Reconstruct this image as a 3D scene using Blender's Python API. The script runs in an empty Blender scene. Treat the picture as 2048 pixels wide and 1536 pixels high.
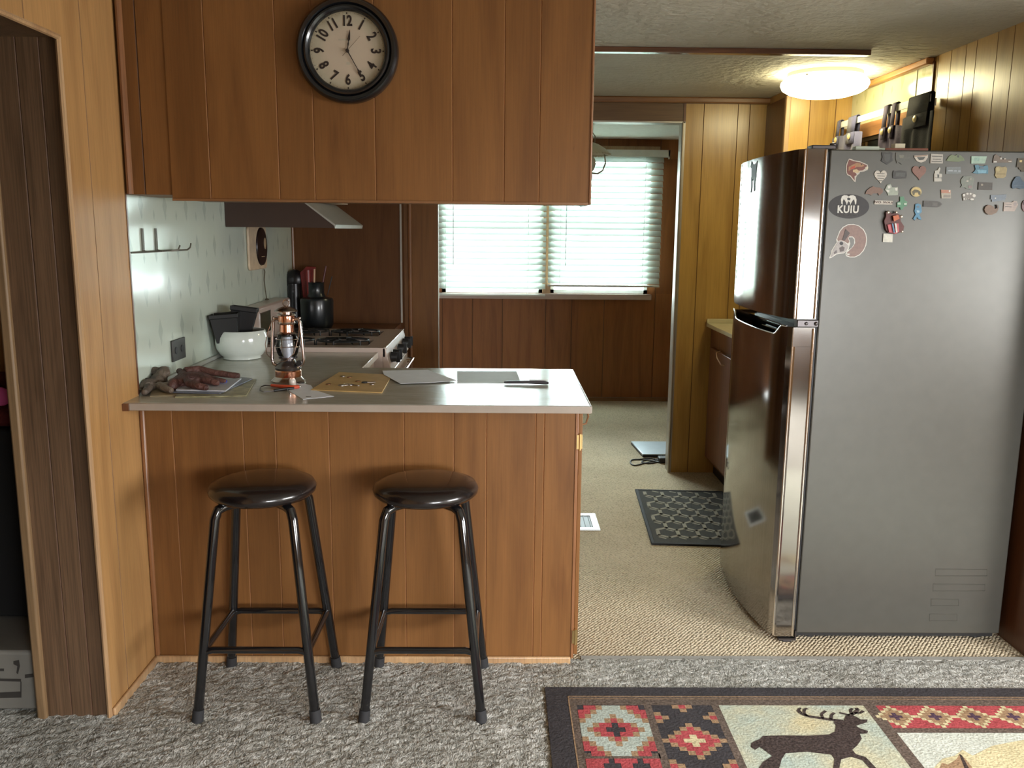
import bpy, math, random
from mathutils import Vector, Matrix
random.seed(7)
S = bpy.context.scene
COL = S.collection
rad = math.radians
# ---------------------------------------------------------------- camera
FPX, CAMH = 1740.0, 1.48
def cam_axes(p, y, r):
    f = Vector((math.sin(y), math.cos(y), 0)); rt = Vector((math.cos(y), -math.sin(y), 0)); up = Vector((0, 0, 1))
    f2 = f*math.cos(p) - up*math.sin(p); dn = -(up*math.cos(p) + f*math.sin(p))
    return rt*math.cos(r) + dn*math.sin(r), dn*math.cos(r) - rt*math.sin(r), f2
AX, AY, AZ = cam_axes(rad(10.07), rad(.83), rad(-.57))
CAM = Vector((0, 0, CAMH))
cd = bpy.data.cameras.new('camera'); cam = bpy.data.objects.new('camera', cd); COL.objects.link(cam)
m = Matrix.Identity(4)
for i in range(3):
    m[i][0] = AX[i]; m[i][1] = -AY[i]; m[i][2] = -AZ[i]; m[i][3] = CAM[i]
cam.matrix_world = m
cd.sensor_fit = 'HORIZONTAL'; cd.sensor_width = 36; cd.lens = 36*FPX/2048; cd.clip_start = .02
S.camera = cam
# ---------------------------------------------------------------- world, lights, exposure
S.view_settings.view_transform = 'Standard'; S.view_settings.look = 'None'
S.view_settings.gamma = 1; S.view_settings.use_curve_mapping = False
S.view_settings.exposure = 0.08
try:
    S.cycles.use_denoising = True; S.cycles.max_bounces = 10; S.cycles.diffuse_bounces = 5
    S.cycles.glossy_bounces = 5; S.cycles.transparent_max_bounces = 16; S.cycles.sample_clamp_indirect = 6
except Exception: pass
W = bpy.data.worlds.new('sky'); S.world = W; W.use_nodes = True
bg = W.node_tree.nodes['Background']; bg.inputs[0].default_value = (.86, .96, 1, 1); bg.inputs[1].default_value = 3.6
def area(name, loc, rot, sx, sy, e, col, spread=180):
    l = bpy.data.lights.new(name, 'AREA'); l.shape = 'RECTANGLE'; l.size = sx; l.size_y = sy; l.energy = e; l.color = col
    o = bpy.data.objects.new(name, l); COL.objects.link(o); o.location = loc; o.rotation_euler = rot; l.spread = rad(spread); return o
area('daylight_back_window', (.4, 7.80, 1.60), (rad(-90), 0, 0), 2.0, 1.4, 480, (.88, .97, 1))
area('daylight_right_window', (3.14, .8, 1.2), (0, rad(60), 0), 1.0, 1.7, 100, (1, .98, .95), 150)
area('daylight_rear_window', (2.1, -2.10, 1.12), (rad(57), 0, rad(14)), 1.7, .8, 92, (.97, .98, 1), 84)
# ---------------------------------------------------------------- helpers
def P(ax, c, x, y, off=0):
    """point where the sight line of a photo pixel meets the real plane ax=c"""
    d = AX*((x-1024)/FPX) + AY*((y-768)/FPX) + AZ
    i = 'XYZ'.index(ax); return CAM + d*((c-CAM[i])/d[i])
MATS = {}
def new_mat(name):
    m = bpy.data.materials.new(name); m.use_nodes = True; MATS[name] = m
    nt = m.node_tree; return m, nt, nt.nodes['Principled BSDF']
def N(nt, t, **k):
    n = nt.nodes.new(t)
    for a, b in k.items():
        if a in n.inputs: n.inputs[a].default_value = b
        else: setattr(n, a, b)
    return n
def L(nt, a, b): nt.links.new(a, b)
def coords(nt, sc=(1, 1, 1), rot=(0, 0, 0)):
    tc = N(nt, 'ShaderNodeTexCoord'); mp = N(nt, 'ShaderNodeMapping'); mp.inputs['Scale'].default_value = sc
    mp.inputs['Rotation'].default_value = rot; L(nt, tc.outputs['Object'], mp.inputs['Vector']); return mp.outputs[0]
def ramp(nt, fac, stops):
    r = N(nt, 'ShaderNodeValToRGB'); el = r.color_ramp.elements
    while len(el) < len(stops): el.new(.5)
    for e, (p, c) in zip(el, stops): e.position = p; e.color = (*c[:3], 1)
    L(nt, fac, r.inputs[0]); return r.outputs[0]
def mixc(nt, fac, a, b, mode='MIX'):
    n = N(nt, 'ShaderNodeMix', data_type='RGBA', blend_type=mode)
    for s, v in ((0, fac), (6, a), (7, b)):
        if isinstance(v, (int, float)): n.inputs[s].default_value = v
        elif isinstance(v, tuple): n.inputs[s].default_value = (*v[:3], 1)
        else: L(nt, v, n.inputs[s])
    return n.outputs[2]
def bump(nt, b, h, st, dist=.01):
    n = N(nt, 'ShaderNodeBump'); n.inputs['Strength'].default_value = st; n.inputs['Distance'].default_value = dist
    L(nt, h, n.inputs['Height']); L(nt, n.outputs[0], b.inputs['Normal'])
def mat(name, c, rough=.5, metal=0, var=0, vs=20, bmp=0, bs=60, spec=.5, coat=0, emit=0, sheen=0):
    if name in MATS: return MATS[name]
    m, nt, b = new_mat(name)
    b.inputs['Base Color'].default_value = (*c, 1); b.inputs['Roughness'].default_value = rough
    b.inputs['Metallic'].default_value = metal; b.inputs['Specular IOR Level'].default_value = spec
    if coat: b.inputs['Coat Weight'].default_value = coat; b.inputs['Coat Roughness'].default_value = .08
    if sheen: b.inputs['Sheen Weight'].default_value = sheen
    if emit: b.inputs['Emission Color'].default_value = (*c, 1); b.inputs['Emission Strength'].default_value = emit
    v = coords(nt)
    no = N(nt, 'ShaderNodeTexNoise', Scale=vs, Detail=4.0); L(nt, v, no.inputs['Vector'])
    k = max(var, .04)
    L(nt, ramp(nt, no.outputs[0], [(.3, [x*(1-k) for x in c]), (.7, [min(1, x*(1+k)) for x in c])]), b.inputs['Base Color'])
    if bmp:
        n2 = N(nt, 'ShaderNodeTexNoise', Scale=bs, Detail=6.0); L(nt, v, n2.inputs['Vector']); bump(nt, b, n2.outputs[0], bmp)
    return m
def wood(name, c, c2, rough=.38, coat=.15, fleck=.5, along='z', spec=.5, grain=1.):
    m, nt, b = new_mat(name)
    def sc(a, l): return {'z': (a, a, l), 'x': (l, a, a), 'y': (a, l, a)}[along]
    at = N(nt, 'ShaderNodeAttribute', attribute_name='tone')
    ad = N(nt, 'ShaderNodeVectorMath', operation='ADD')
    mu = N(nt, 'ShaderNodeVectorMath', operation='SCALE'); mu.inputs[3].default_value = 9.0
    cx = N(nt, 'ShaderNodeCombineXYZ')
    for i in range(3): L(nt, at.outputs['Fac'], cx.inputs[i])
    L(nt, cx.outputs[0], mu.inputs[0])
    tc = N(nt, 'ShaderNodeTexCoord'); L(nt, tc.outputs['Object'], ad.inputs[0]); L(nt, mu.outputs[0], ad.inputs[1])
    def tex(scl, scale, detail=5., dist=0.):
        mp = N(nt, 'ShaderNodeMapping'); mp.inputs['Scale'].default_value = scl; L(nt, ad.outputs[0], mp.inputs['Vector'])
        n = N(nt, 'ShaderNodeTexNoise', Scale=scale, Detail=detail, Distortion=dist); L(nt, mp.outputs[0], n.inputs['Vector']); return n.outputs[0]
    big = tex(sc(5, .55), 2.2, 4., 1.2); fine = tex(sc(60, 1.4), 4., 4.); fl = tex(sc(16, 3.2), 4.2, 2.)
    base = ramp(nt, big, [(.28, c2), (.5, c), (.72, [x*1.13 for x in c])])
    g = ramp(nt, fine, [(.3, (1-.2*grain,)*3), (.6, (1.04,)*3)])
    o = mixc(nt, 1., base, g, 'MULTIPLY')
    f = ramp(nt, fl, [(.12, (.3, .22, .18)), (.27, (1, 1, 1))])
    o = mixc(nt, fleck, o, mixc(nt, 1., o, f, 'MULTIPLY'))
    tn = ramp(nt, at.outputs['Fac'], [(0, (.86, .84, .82)), (1, (1.1, 1.1, 1.1))])
    L(nt, mixc(nt, 1., o, tn, 'MULTIPLY'), b.inputs['Base Color'])
    b.inputs['Roughness'].default_value = rough; b.inputs['Coat Weight'].default_value = coat; b.inputs['Coat Roughness'].default_value = .2
    b.inputs['Specular IOR Level'].default_value = spec
    bump(nt, b, fine, .05, .003); return m
class MB:
    def __init__(s): s.v = []; s.f = []; s.m = []; s.t = []; s.tone = .5
    def face(s, idx, m=0): s.f.append(idx); s.m.append(m); s.t.append(s.tone)
    def poly(s, pts, m=0):
        n = len(s.v); s.v += [tuple(p) for p in pts]; s.face(list(range(n, n+len(pts))), m)
    def box(s, x0, x1, y0, y1, z0, z1, m=0):
        n = len(s.v); s.v += [(x, y, z) for z in (z0, z1) for y in (y0, y1) for x in (x0, x1)]
        for q in ((0, 2, 3, 1), (4, 5, 7, 6), (0, 1, 5, 4), (2, 6, 7, 3), (0, 4, 6, 2), (1, 3, 7, 5)): s.face([n+i for i in q], m)
    def prism(s, pts, d, m=0, mt=None):
        """closed outline pts (3D) pushed along vector d"""
        n = len(s.v); k = len(pts); d = Vector(d)
        s.v += [tuple(Vector(p)) for p in pts] + [tuple(Vector(p)+d) for p in pts]
        s.face(list(range(n, n+k)), m if mt is None else mt); s.face(list(range(n+2*k-1, n+k-1, -1)), m)
        for i in range(k): j = (i+1) % k; s.face([n+i, n+k+i, n+k+j, n+j], m)
    def ring(s, c, u, w, r, n): 
        b = len(s.v)
        for i in range(n):
            a = 2*math.pi*i/n; s.v.append(tuple(Vector(c)+u*(math.cos(a)*r)+w*(math.sin(a)*r)))
        return b
    def tube(s, pts, r, n=10, m=0, caps=True, closed=False):
        pts = [Vector(p) for p in pts]; rs = r if isinstance(r, (list, tuple)) else [r]*len(pts); prev = None; bs = []
        ref = None; K = len(pts)
        for i, p in enumerate(pts):
            a = pts[(i-1) % K] if (i > 0 or closed) else p; b = pts[(i+1) % K] if (i < K-1 or closed) else p
            t = (b-a).normalized()
            if ref is None:
                ref = t.orthogonal().normalized()
            ref = (ref - t*ref.dot(t)).normalized(); w = t.cross(ref)
            bs.append(s.ring(p, ref, w, rs[i], n))
        for i in range(K-1 + (1 if closed else 0)):
            a, b = bs[i], bs[(i+1) % K]
            for j in range(n): k = (j+1) % n; s.face([a+j, a+k, b+k, b+j], m)
        if caps and not closed: s.face([bs[0]+j for j in range(n-1, -1, -1)], m); s.face([bs[-1]+j for j in range(n)], m)
    def lathe(s, prof, c, n=32, m=0, ax='z', ms=None, sx=1, sy=1):
        """prof: list of (radius, height)"""
        c = Vector(c); U, V, A = {'z': ((1, 0, 0), (0, 1, 0), (0, 0, 1)), 'y': ((1, 0, 0), (0, 0, 1), (0, -1, 0)), 'x': ((0, 1, 0), (0, 0, 1), (1, 0, 0))}[ax]
        U, V, A = Vector(U), Vector(V), Vector(A); bs = []
        for r, h in prof:
            b = len(s.v)
            if r < 1e-6: s.v.append(tuple(c+A*h)); bs.append((b, 1))
            else:
                for i in range(n):
                    a = 2*math.pi*i/n; s.v.append(tuple(c+A*h+U*(r*sx*math.cos(a))+V*(r*sy*math.sin(a))))
                bs.append((b, n))
        for i in range(len(bs)-1):
            (a, na), (b, nb) = bs[i], bs[i+1]; mm = ms[i] if ms else m
            for j in range(n):
                k = (j+1) % n
                if na == 1 and nb == 1: continue
                if na == 1: s.face([a, b+k, b+j], mm)
                elif nb == 1: s.face([a+j, a+k, b], mm)
                else: s.face([a+j, a+k, b+k, b+j], mm)
    def blob(s, c, r, m=0, n=14, k=9, rot=None):
        c = Vector(c); b = len(s.v); rx, ry, rz = r
        for i in range(k+1):
            t = math.pi*i/k
            for j in range(n):
                a = 2*math.pi*j/n; v = Vector((rx*math.sin(t)*math.cos(a), ry*math.sin(t)*math.sin(a), rz*math.cos(t)))
                if rot: v = rot @ v
                s.v.append(tuple(c+v))
        for i in range(k):
            for j in range(n): q = (j+1) % n; s.face([b+i*n+j, b+(i+1)*n+j, b+(i+1)*n+q, b+i*n+q], m)
    def text(s, body, size, M, m=0, bold=0., ext=.0006, align='CENTER', sx=1, spc=1):
        cu = bpy.data.curves.new('t', 'FONT'); cu.body = body; cu.size = size; cu.align_x = align; cu.align_y = 'CENTER'
        cu.offset = bold; cu.space_character = spc; cu.extrude = ext; cu.resolution_u = 4
        o = bpy.data.objects.new('t', cu); COL.objects.link(o); bpy.context.view_layer.update()
        me = o.evaluated_get(bpy.context.evaluated_depsgraph_get()).to_mesh(); n = len(s.v)
        for v in me.vertices: s.v.append(tuple(M @ Vector((v.co.x*sx, v.co.y, v.co.z))))
        for p in me.polygons: s.face([n+i for i in p.vertices], m)
        bpy.data.objects.remove(o, do_unlink=True); bpy.data.curves.remove(cu)
    def build(s, name, mats, parent=None, origin=None, bevel=0, angle=38, solid=0, remesh=0, seg=2):
        if not isinstance(mats, (list, tuple)): mats = [mats]
        if parent is not None: o0 = ORG[parent.name]
        elif origin is not None: o0 = Vector(origin)
        else:
            xs = [v[0] for v in s.v]; ys = [v[1] for v in s.v]; zs = [v[2] for v in s.v]
            o0 = Vector(((min(xs)+max(xs))/2, (min(ys)+max(ys))/2, min(zs)))
        me = bpy.data.meshes.new(name); me.from_pydata([tuple(Vector(v)-o0) for v in s.v], [], s.f)
        for mm in mats: me.materials.append(mm)
        me.polygons.foreach_set('material_index', s.m); me.polygons.foreach_set('use_smooth', [True]*len(s.f))
        at = me.attributes.new('tone', 'FLOAT', 'FACE'); at.data.foreach_set('value', s.t)
        me.validate(); me.update(); me.set_sharp_from_angle(angle=rad(angle))
        o = bpy.data.objects.new(name, me); COL.objects.link(o)
        if parent is not None: o.parent = parent
        else: o.location = o0
        ORG[o.name] = o0
        if solid: md = o.modifiers.new('solid', 'SOLIDIFY'); md.thickness = solid
        if remesh: md = o.modifiers.new('remesh', 'REMESH'); md.mode = 'VOXEL'; md.voxel_size = remesh; md.use_smooth_shade = True; o.modifiers.new('sm', 'SMOOTH').iterations = 4
        if bevel: md = o.modifiers.new('bevel', 'BEVEL'); md.width = bevel; md.segments = seg; md.limit_method = 'ANGLE'; md.angle_limit = rad(40)
        return o
ORG = {}
def tag(o, label=None, cat=None, group=None, kind=None):
    for k, v in (('label', label), ('category', cat), ('group', group), ('kind', kind)):
        if v: o[k] = v
    return o
def thing(name, loc, label, cat, group=None):
    o = bpy.data.objects.new(name, None); COL.objects.link(o); o.location = loc; ORG[o.name] = Vector(loc); o.empty_display_size = .1
    return tag(o, label, cat, group)
def struct(mb, name, mats, parent=None, **k):
    o = mb.build(name, mats, parent, **k)
    if parent is None: o['kind'] = 'structure'
    return o
def copy_tree(o, parent=None):
    c = o.copy(); COL.objects.link(c)
    if parent is not None: c.parent = parent
    for ch in list(o.children): copy_tree(ch, c)
    return c
def planks(mb, ax, plane, sg, a0, a1, z0, z1, gr, depth=.0, gw=.0045, gd=.0035, gm=1, seed=0):
    """grooved panelling in plane ax=plane, facing sg; runs a0..a1, grooves at gr"""
    rg = random.Random(seed); g = sorted(x for x in gr if a0+gw < x < a1-gw)
    def pt(a, d, z): return (plane - sg*d, a, z) if ax == 'X' else (a, plane - sg*d, z)
    cur = a0
    def q(a, da, b, db, m): mb.poly([pt(a, da, z0), pt(b, db, z0), pt(b, db, z1), pt(a, da, z1)], m)
    for x in g+[a1]:
        mb.tone = rg.random(); e = x-gw/2 if x != a1 else a1; q(cur, 0, e, 0, 0)
        if x != a1: q(e, 0, x, gd, gm); q(x, gd, x+gw/2, 0, gm); cur = x+gw/2
    mb.tone = .5
def rnd_grooves(a, b, seed):
    r = random.Random(seed); out = []; x = a
    while x < b: x += r.choice((.07, .1, .13, .155, .19, .25, .28)); out.append(x)
    return out
# ---------------------------------------------------------------- materials
honey = wood('honey_panel_wood', (.41, .228, .088), (.33, .17, .065), .45, .05, .35, grain=.6, spec=.35)
honey2 = wood('golden_panel_wood', (.46, .275, .075), (.36, .20, .052), .3, .25, .3, grain=.6)
red_w = wood('reddish_panel_wood', (.195, .086, .026), (.15, .063, .019), .45, .0, .7, grain=.45, spec=.3)
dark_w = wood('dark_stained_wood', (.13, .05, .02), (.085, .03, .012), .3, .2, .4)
jamb_w = wood('brown_oak_wood', (.135, .078, .042), (.095, .053, .027), .5, .05, .5, grain=1.8)
trim_w = wood('trim_wood', (.25, .12, .05), (.18, .08, .033), .35, .2, .2, along='x')
trimv = wood('vertical_trim_wood', (.25, .11, .045), (.19, .08, .032), .35, .2, .2)
light_trim = wood('pale_trim_wood', (.46, .29, .15), (.38, .22, .11), .4, .1, .2)
groove_d = mat('groove_dark_stain', (.10, .045, .02), .6)  # dark brown colour of the groove faces
groove_l = mat('groove_pale_stain', (.30, .14, .055), .5)
groove_h = mat('groove_honey_stain', (.2, .1, .04), .6)
chrome = mat('chrome', (.8, .8, .82), .14, 1)
steel = None
black_gl = mat('gloss_black_paint', (.006, .006, .007), .13, 0, spec=.6, coat=.5)
black_pl = mat('black_plastic', (.012, .012, .013), .45)
rubber = mat('dark_rubber', (.02, .02, .022), .8)
white_pl = mat('white_plastic', (.78, .79, .76), .35)
white_pt = mat('white_paint', (.72, .74, .7), .5)
paper = mat('white_paper', (.72, .74, .8), .75)
brass = mat('brass', (.75, .55, .25), .3, 1)
alu = mat('aluminium', (.62, .62, .6), .28, 1)
# ---------------------------------------------------------------- surface materials of the shell
def mth(nt, op, a, b=None, c=None):
    n = N(nt, 'ShaderNodeMath', operation=op)
    for i, v in enumerate((a, b, c)):
        if v is None: continue
        if isinstance(v, (int, float)): n.inputs[i].default_value = v
        else: L(nt, v, n.inputs[i])
    return n.outputs[0]
def laminate(name, c, cd, rough):
    """glossy wall laminate printed with two sizes of faint lozenges"""
    m, nt, b = new_mat(name)
    tc = N(nt, 'ShaderNodeTexCoord'); sp = N(nt, 'ShaderNodeSeparateXYZ'); L(nt, tc.outputs['Object'], sp.inputs[0])
    masks = []
    for (pu, pv, ou, ov, a, h) in ((.21, .29, .02, .05, .021, .046), (.21, .29, .125, .195, .021, .046), (.105, .145, .07, .01, .009, .02)):
        u = mth(nt, 'MULTIPLY', mth(nt, 'ABSOLUTE', mth(nt, 'SUBTRACT', mth(nt, 'FRACT', mth(nt, 'DIVIDE', mth(nt, 'ADD', sp.outputs[1], 10+ou), pu)), .5)), pu/a)
        v = mth(nt, 'MULTIPLY', mth(nt, 'ABSOLUTE', mth(nt, 'SUBTRACT', mth(nt, 'FRACT', mth(nt, 'DIVIDE', mth(nt, 'ADD', sp.outputs[2], 10+ov), pv)), .5)), pv/h)
        masks.append(mth(nt, 'LESS_THAN', mth(nt, 'ADD', u, v), 1.))
    k = mth(nt, 'MAXIMUM', mth(nt, 'MAXIMUM', masks[0], masks[1]), masks[2])
    no = N(nt, 'ShaderNodeTexNoise', Scale=3.5, Detail=3.); L(nt, tc.outputs['Object'], no.inputs['Vector'])
    L(nt, mixc(nt, k, ramp(nt, no.outputs[0], [(.35, [x*.95 for x in c]), (.65, c)]), cd), b.inputs['Base Color'])
    b.inputs['Roughness'].default_value = rough; b.inputs['Specular IOR Level'].default_value = .6
    n2 = N(nt, 'ShaderNodeTexNoise', Scale=5.); L(nt, tc.outputs['Object'], n2.inputs['Vector']); bump(nt, b, n2.outputs[0], .08, .02)
    return m
lamin = laminate('lozenge_laminate', (.56, .63, .55), (.44, .50, .44), .16)
lamin2 = laminate('cream_lozenge_laminate', (.58, .58, .36), (.47, .47, .27), .13)
def ceiling_mat():
    m, nt, b = new_mat('textured_ceiling'); v = coords(nt)
    n = N(nt, 'ShaderNodeTexNoise', Scale=26., Detail=5.); L(nt, v, n.inputs['Vector'])
    n2 = N(nt, 'ShaderNodeTexNoise', Scale=3., Detail=3.); L(nt, v, n2.inputs['Vector'])
    L(nt, ramp(nt, n2.outputs[0], [(.3, (.44, .415, .345)), (.7, (.52, .49, .415))]), b.inputs['Base Color'])
    b.inputs['Roughness'].default_value = .7; bump(nt, b, n.outputs[0], .7, .02); return m
ceil_m = ceiling_mat()
def shag():
    m, nt, b = new_mat('grey_shag_carpet'); v = coords(nt); v2 = coords(nt, (1, .55, 1), (0, 0, .5))
    n = N(nt, 'ShaderNodeTexNoise', Scale=75., Detail=6., Distortion=2.2); L(nt, v2, n.inputs['Vector'])
    n2 = N(nt, 'ShaderNodeTexNoise', Scale=6., Detail=4.); L(nt, v, n2.inputs['Vector'])
    a = ramp(nt, n.outputs[0], [(.34, (.20, .20, .18)), (.5, (.46, .46, .425)), (.66, (.74, .74, .71))])
    L(nt, mixc(nt, 1., a, ramp(nt, n2.outputs[0], [(.3, (.8, .79, .76)), (.7, (1.1, 1.1, 1.1))]), 'MULTIPLY'), b.inputs['Base Color'])
    b.inputs['Roughness'].default_value = 1.; b.inputs['Specular IOR Level'].default_value = .15
    bump(nt, b, n.outputs[0], .6, .02); return m
shag_m = shag()
def berber():
    m, nt, b = new_mat('beige_berber_carpet'); v = coords(nt, (1, 1, 1), (0, 0, rad(38)))
    vo = N(nt, 'ShaderNodeTexVoronoi', Scale=88., Randomness=.35); L(nt, v, vo.inputs['Vector'])
    n2 = N(nt, 'ShaderNodeTexNoise', Scale=2.2, Detail=5.); L(nt, v, n2.inputs['Vector'])
    n3 = N(nt, 'ShaderNodeTexNoise', Scale=17., Detail=3.); L(nt, v, n3.inputs['Vector'])
    a = ramp(nt, vo.outputs['Distance'], [(.0, (.86, .75, .58)), (.55, (.70, .60, .44)), (.8, (.37, .30, .20))])
    o = mixc(nt, 1., a, ramp(nt, n2.outputs[0], [(.3, (.86, .84, .8)), (.7, (1.06, 1.05, 1.03))]), 'MULTIPLY')
    L(nt, mixc(nt, 1., o, ramp(nt, n3.outputs[0], [(.2, (.55, .5, .45)), (.3, (1, 1, 1))]), 'MULTIPLY'), b.inputs['Base Color'])
    b.inputs['Roughness'].default_value = 1.; b.inputs['Specular IOR Level'].default_value = .15
    inv = mth(nt, 'SUBTRACT', 1., vo.outputs['Distance']); bump(nt, b, inv, 1., .012); return m
berber_m = berber()
def glass_mat():
    m, nt, b = new_mat('window_glass'); out = nt.nodes['Material Output']
    t = N(nt, 'ShaderNodeBsdfTransparent'); g = N(nt, 'ShaderNodeBsdfGlossy'); g.inputs['Roughness'].default_value = .02
    f = N(nt, 'ShaderNodeFresnel'); f.inputs[0].default_value = 1.45; mx = N(nt, 'ShaderNodeMixShader')
    t.inputs[0].default_value = (.95, .98, .97, 1)
    L(nt, f.outputs[0], mx.inputs[0]); L(nt, t.outputs[0], mx.inputs[1]); L(nt, g.outputs[0], mx.inputs[2]); L(nt, mx.outputs[0], out.inputs[0])
    return m
glass = glass_mat()
# ---------------------------------------------------------------- floor and ceiling
CZ = 2.24; LX = -1.175; RX = 1.89; PY = 2.80; KX = -1.195; DY = 5.224; BY = 7.52
f = MB(); f.box(-3.4, 3.4, -2.4, 2.83, -.06, 0); struct(f, 'floor', shag_m)
f = MB()
nx, ny = 290, 90; rg = random.Random(3); x0, x1, y0, y1 = -1.93, 1.95, 2.05, 2.828; b0 = 0
for j in range(ny+1):
    for i in range(nx+1):
        x = x0+(x1-x0)*i/nx; y = y0+(y1-y0)*j/ny; e = min(i, j, nx-i, ny-j)
        f.v.append((x, y, .0004+(0 if e < 1 else rg.uniform(.002, .0095))))
for j in range(ny):
    for i in range(nx): a = j*(nx+1)+i; f.face([a, a+1, a+nx+2, a+nx+1])
o = struct(f, 'floor_pile', shag_m, angle=180); o.name = 'floor_shag_pile'
f = MB(); f.box(-1.5, 2.2, 2.83, 7.8, -.06, .002); struct(f, 'floor_kitchen', berber_m)
f = MB(); f.box(-3.4, 3.4, -2.4, 7.8, CZ, CZ+.08); struct(f, 'ceiling', ceil_m)
# seam strip between the carpets
f = MB(); f.box(.29, 1.87, 2.815, 2.845, 0, .007); struct(f, 'trim_carpet_seam', mat('seam_tape', (.34, .33, .30), .9), bevel=.003)
# ---------------------------------------------------------------- left walls
w = MB(); planks(w, 'X', LX, 1, 2.455, 2.80, 0, CZ, [2.574], seed=5); planks(w, 'X', LX, 1, -2.3, 2.455, 1.975, CZ, rnd_grooves(-2.3, 2.45, 4), seed=6)
planks(w, 'X', LX, 1, -2.3, 1.62, 0, 1.975, rnd_grooves(-2.3, 1.62, 4), seed=6)
w.box(-1.386, LX-.005, 2.46, 2.80, 0, CZ); w.box(-1.386, LX-.005, -2.3, 2.46, 1.98, CZ); w.box(-1.386, LX-.005, -2.3, 1.62, 0, 1.98)
struct(w, 'wall_left', [honey, groove_h])
w = MB(); planks(w, 'Y', 2.455, -1, -1.37, LX-.012, 0, 1.975, [-1.297, -1.235], gd=.002, seed=2); w.box(-1.37, LX-.012, .9, 2.455, 1.972, 1.975)
struct(w, 'trim_passage_jamb', [jamb_w, groove_d])
w = MB(); w.tube([(LX-.004, 2.449, 0), (LX-.004, 2.449, 1.972)], .008, 8); w.tube([(LX-.004, 2.449, 1.972), (LX-.004, .9, 1.972)], .008, 8)
struct(w, 'trim_passage_edge', light_trim)
w = MB(); w.box(-1.395, -1.366, 2.436, 2.456, 0, 1.975); struct(w, 'trim_passage_far', wood('dull_trim_wood', (.24, .15, .075), (.18, .11, .05), .5, 0, .2), bevel=.006)
w = MB(); w.box(LX, LX+.011, 2.455, 2.785, 0, .03); struct(w, 'baseboard_left', light_trim, bevel=.004)
w = MB(); w.box(-1.30, KX-.002, 2.8, 5.1, 0, CZ, 1); w.box(KX-.002, KX, 2.81, 5.06, .94, 1.75, 0); struct(w, 'wall_left_kitchen', [lamin, honey])
w = MB(); w.box(KX-.001, KX+.004, 2.803, 2.808, .96, 1.565); struct(w, 'trim_laminate_edge', white_pl)
w = MB(); w.box(LX-.006, LX+.002, 2.794, 2.803, .94, 1.58); struct(w, 'trim_wall_corner', dark_w)
w = MB(); w.box(KX, KX+.014, 2.68, 3.84, .9352, .951); struct(w, 'trim_counter_upstand', mat('grey_upstand', (.34, .35, .32), .4), bevel=.003)
# bedroom beyond the passage
w = MB(); planks(w, 'Y', 3.1, -1, -3.3, -1.386, 0, CZ, rnd_grooves(-3.3, -1.4, 9), seed=9); w.box(-3.3, -1.386, 3.105, 3.2, 0, CZ); w.box(-3.4, -3.3, -.6, 3.2, 0, CZ); w.box(-3.3, -1.386, -.6, -.5, 0, CZ)
struct(w, 'wall_bedroom', [honey, groove_h])
# ---------------------------------------------------------------- far kitchen walls
w = MB(); w.box(-.572, -.371, 5.224, 5.30, 0, CZ); struct(w, 'wall_partition_left', red_w)
w = MB(); w.box(KX, -.572, 5.06, 5.16, .0, CZ); w.box(-.60, -.572, 5.16, 5.30, 0, CZ)
o = struct(w, 'wall_stove_end', wood('dark_gloss_panel', (.115, .046, .015), (.09, .034, .011), .5, 0, .3, grain=.5, spec=.2))
w = MB(); w.box(-.576, -.566, 5.052, 5.064, .94, CZ); struct(w, 'trim_white_bead', mat('tired_white_bead', (.42, .38, .34), .5))
w = MB(); w.tube([(-.537, 5.222, 0), (-.537, 5.222, CZ)], .013, 8); struct(w, 'trim_half_round', trimv)
w = MB(); w.tube([(KX+.008, 5.052, .94), (KX+.008, 5.052, 1.75)], .008, 8); struct(w, 'trim_corner_bead', trimv)
w = MB(); planks(w, 'Y', DY, -1, 1.068, 1.89, 0, CZ, [1.173, 1.371, 1.44, 1.6], seed=12); w.box(1.068, RX, DY+.005, DY+.09, 0, CZ)
struct(w, 'wall_partition', [honey2, groove_h])
w = MB(); w.box(-.40, 1.056, DY, DY+.09, 2.105, CZ); struct(w, 'wall_partition_header', wood('brown_header_wood', (.15, .08, .03), (.12, .062, .022), .45, .03, .3, along='x'))
w = MB(); w.box(1.054, 1.068, DY-.004, DY+.09, 2.10, CZ-.03); struct(w, 'trim_header_gap', dark_w)
w = MB(); w.box(-.372, -.368, DY-.004, DY+.02, 0, 2.10); w.box(1.052, 1.068, DY-.006, DY+.10, 0, 2.105); w.box(-.375, 1.066, DY-.006, DY+.10, 2.098, 2.106)
w.tube([(1.052, DY-.006, 0), (1.052, DY-.006, 2.1)], .006, 8)
struct(w, 'trim_doorway_metal', mat('worn_satin_metal', (.42, .38, .32), .4, .8))
w = MB(); w.box(-.4, 1.9, DY-.035, DY, CZ-.034, CZ); struct(w, 'trim_ceiling_partition', trim_w, bevel=.008)
# closet box at the right end
w = MB(); planks(w, 'Y', 4.85, -1, 1.545, RX, .94, CZ, [1.66, 1.80], seed=15); w.box(1.545, RX, 4.855, DY, .94, CZ)
c = thing('closet', (1.70, 5.0, .94), 'golden panelled full height closet box in the far right corner behind the ceiling lamp', 'closet')
w.build('panelling', [honey2, groove_h], c)
w = MB(); w.box(1.525, 1.552, 4.835, 4.865, .94, CZ-.04); w.build('edge_trim', light_trim, c, bevel=.004)
w = MB(); w.box(1.536, 1.545, 4.865, DY-.002, .94, CZ-.04); w.build('side_panel', dark_w, c)
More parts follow.
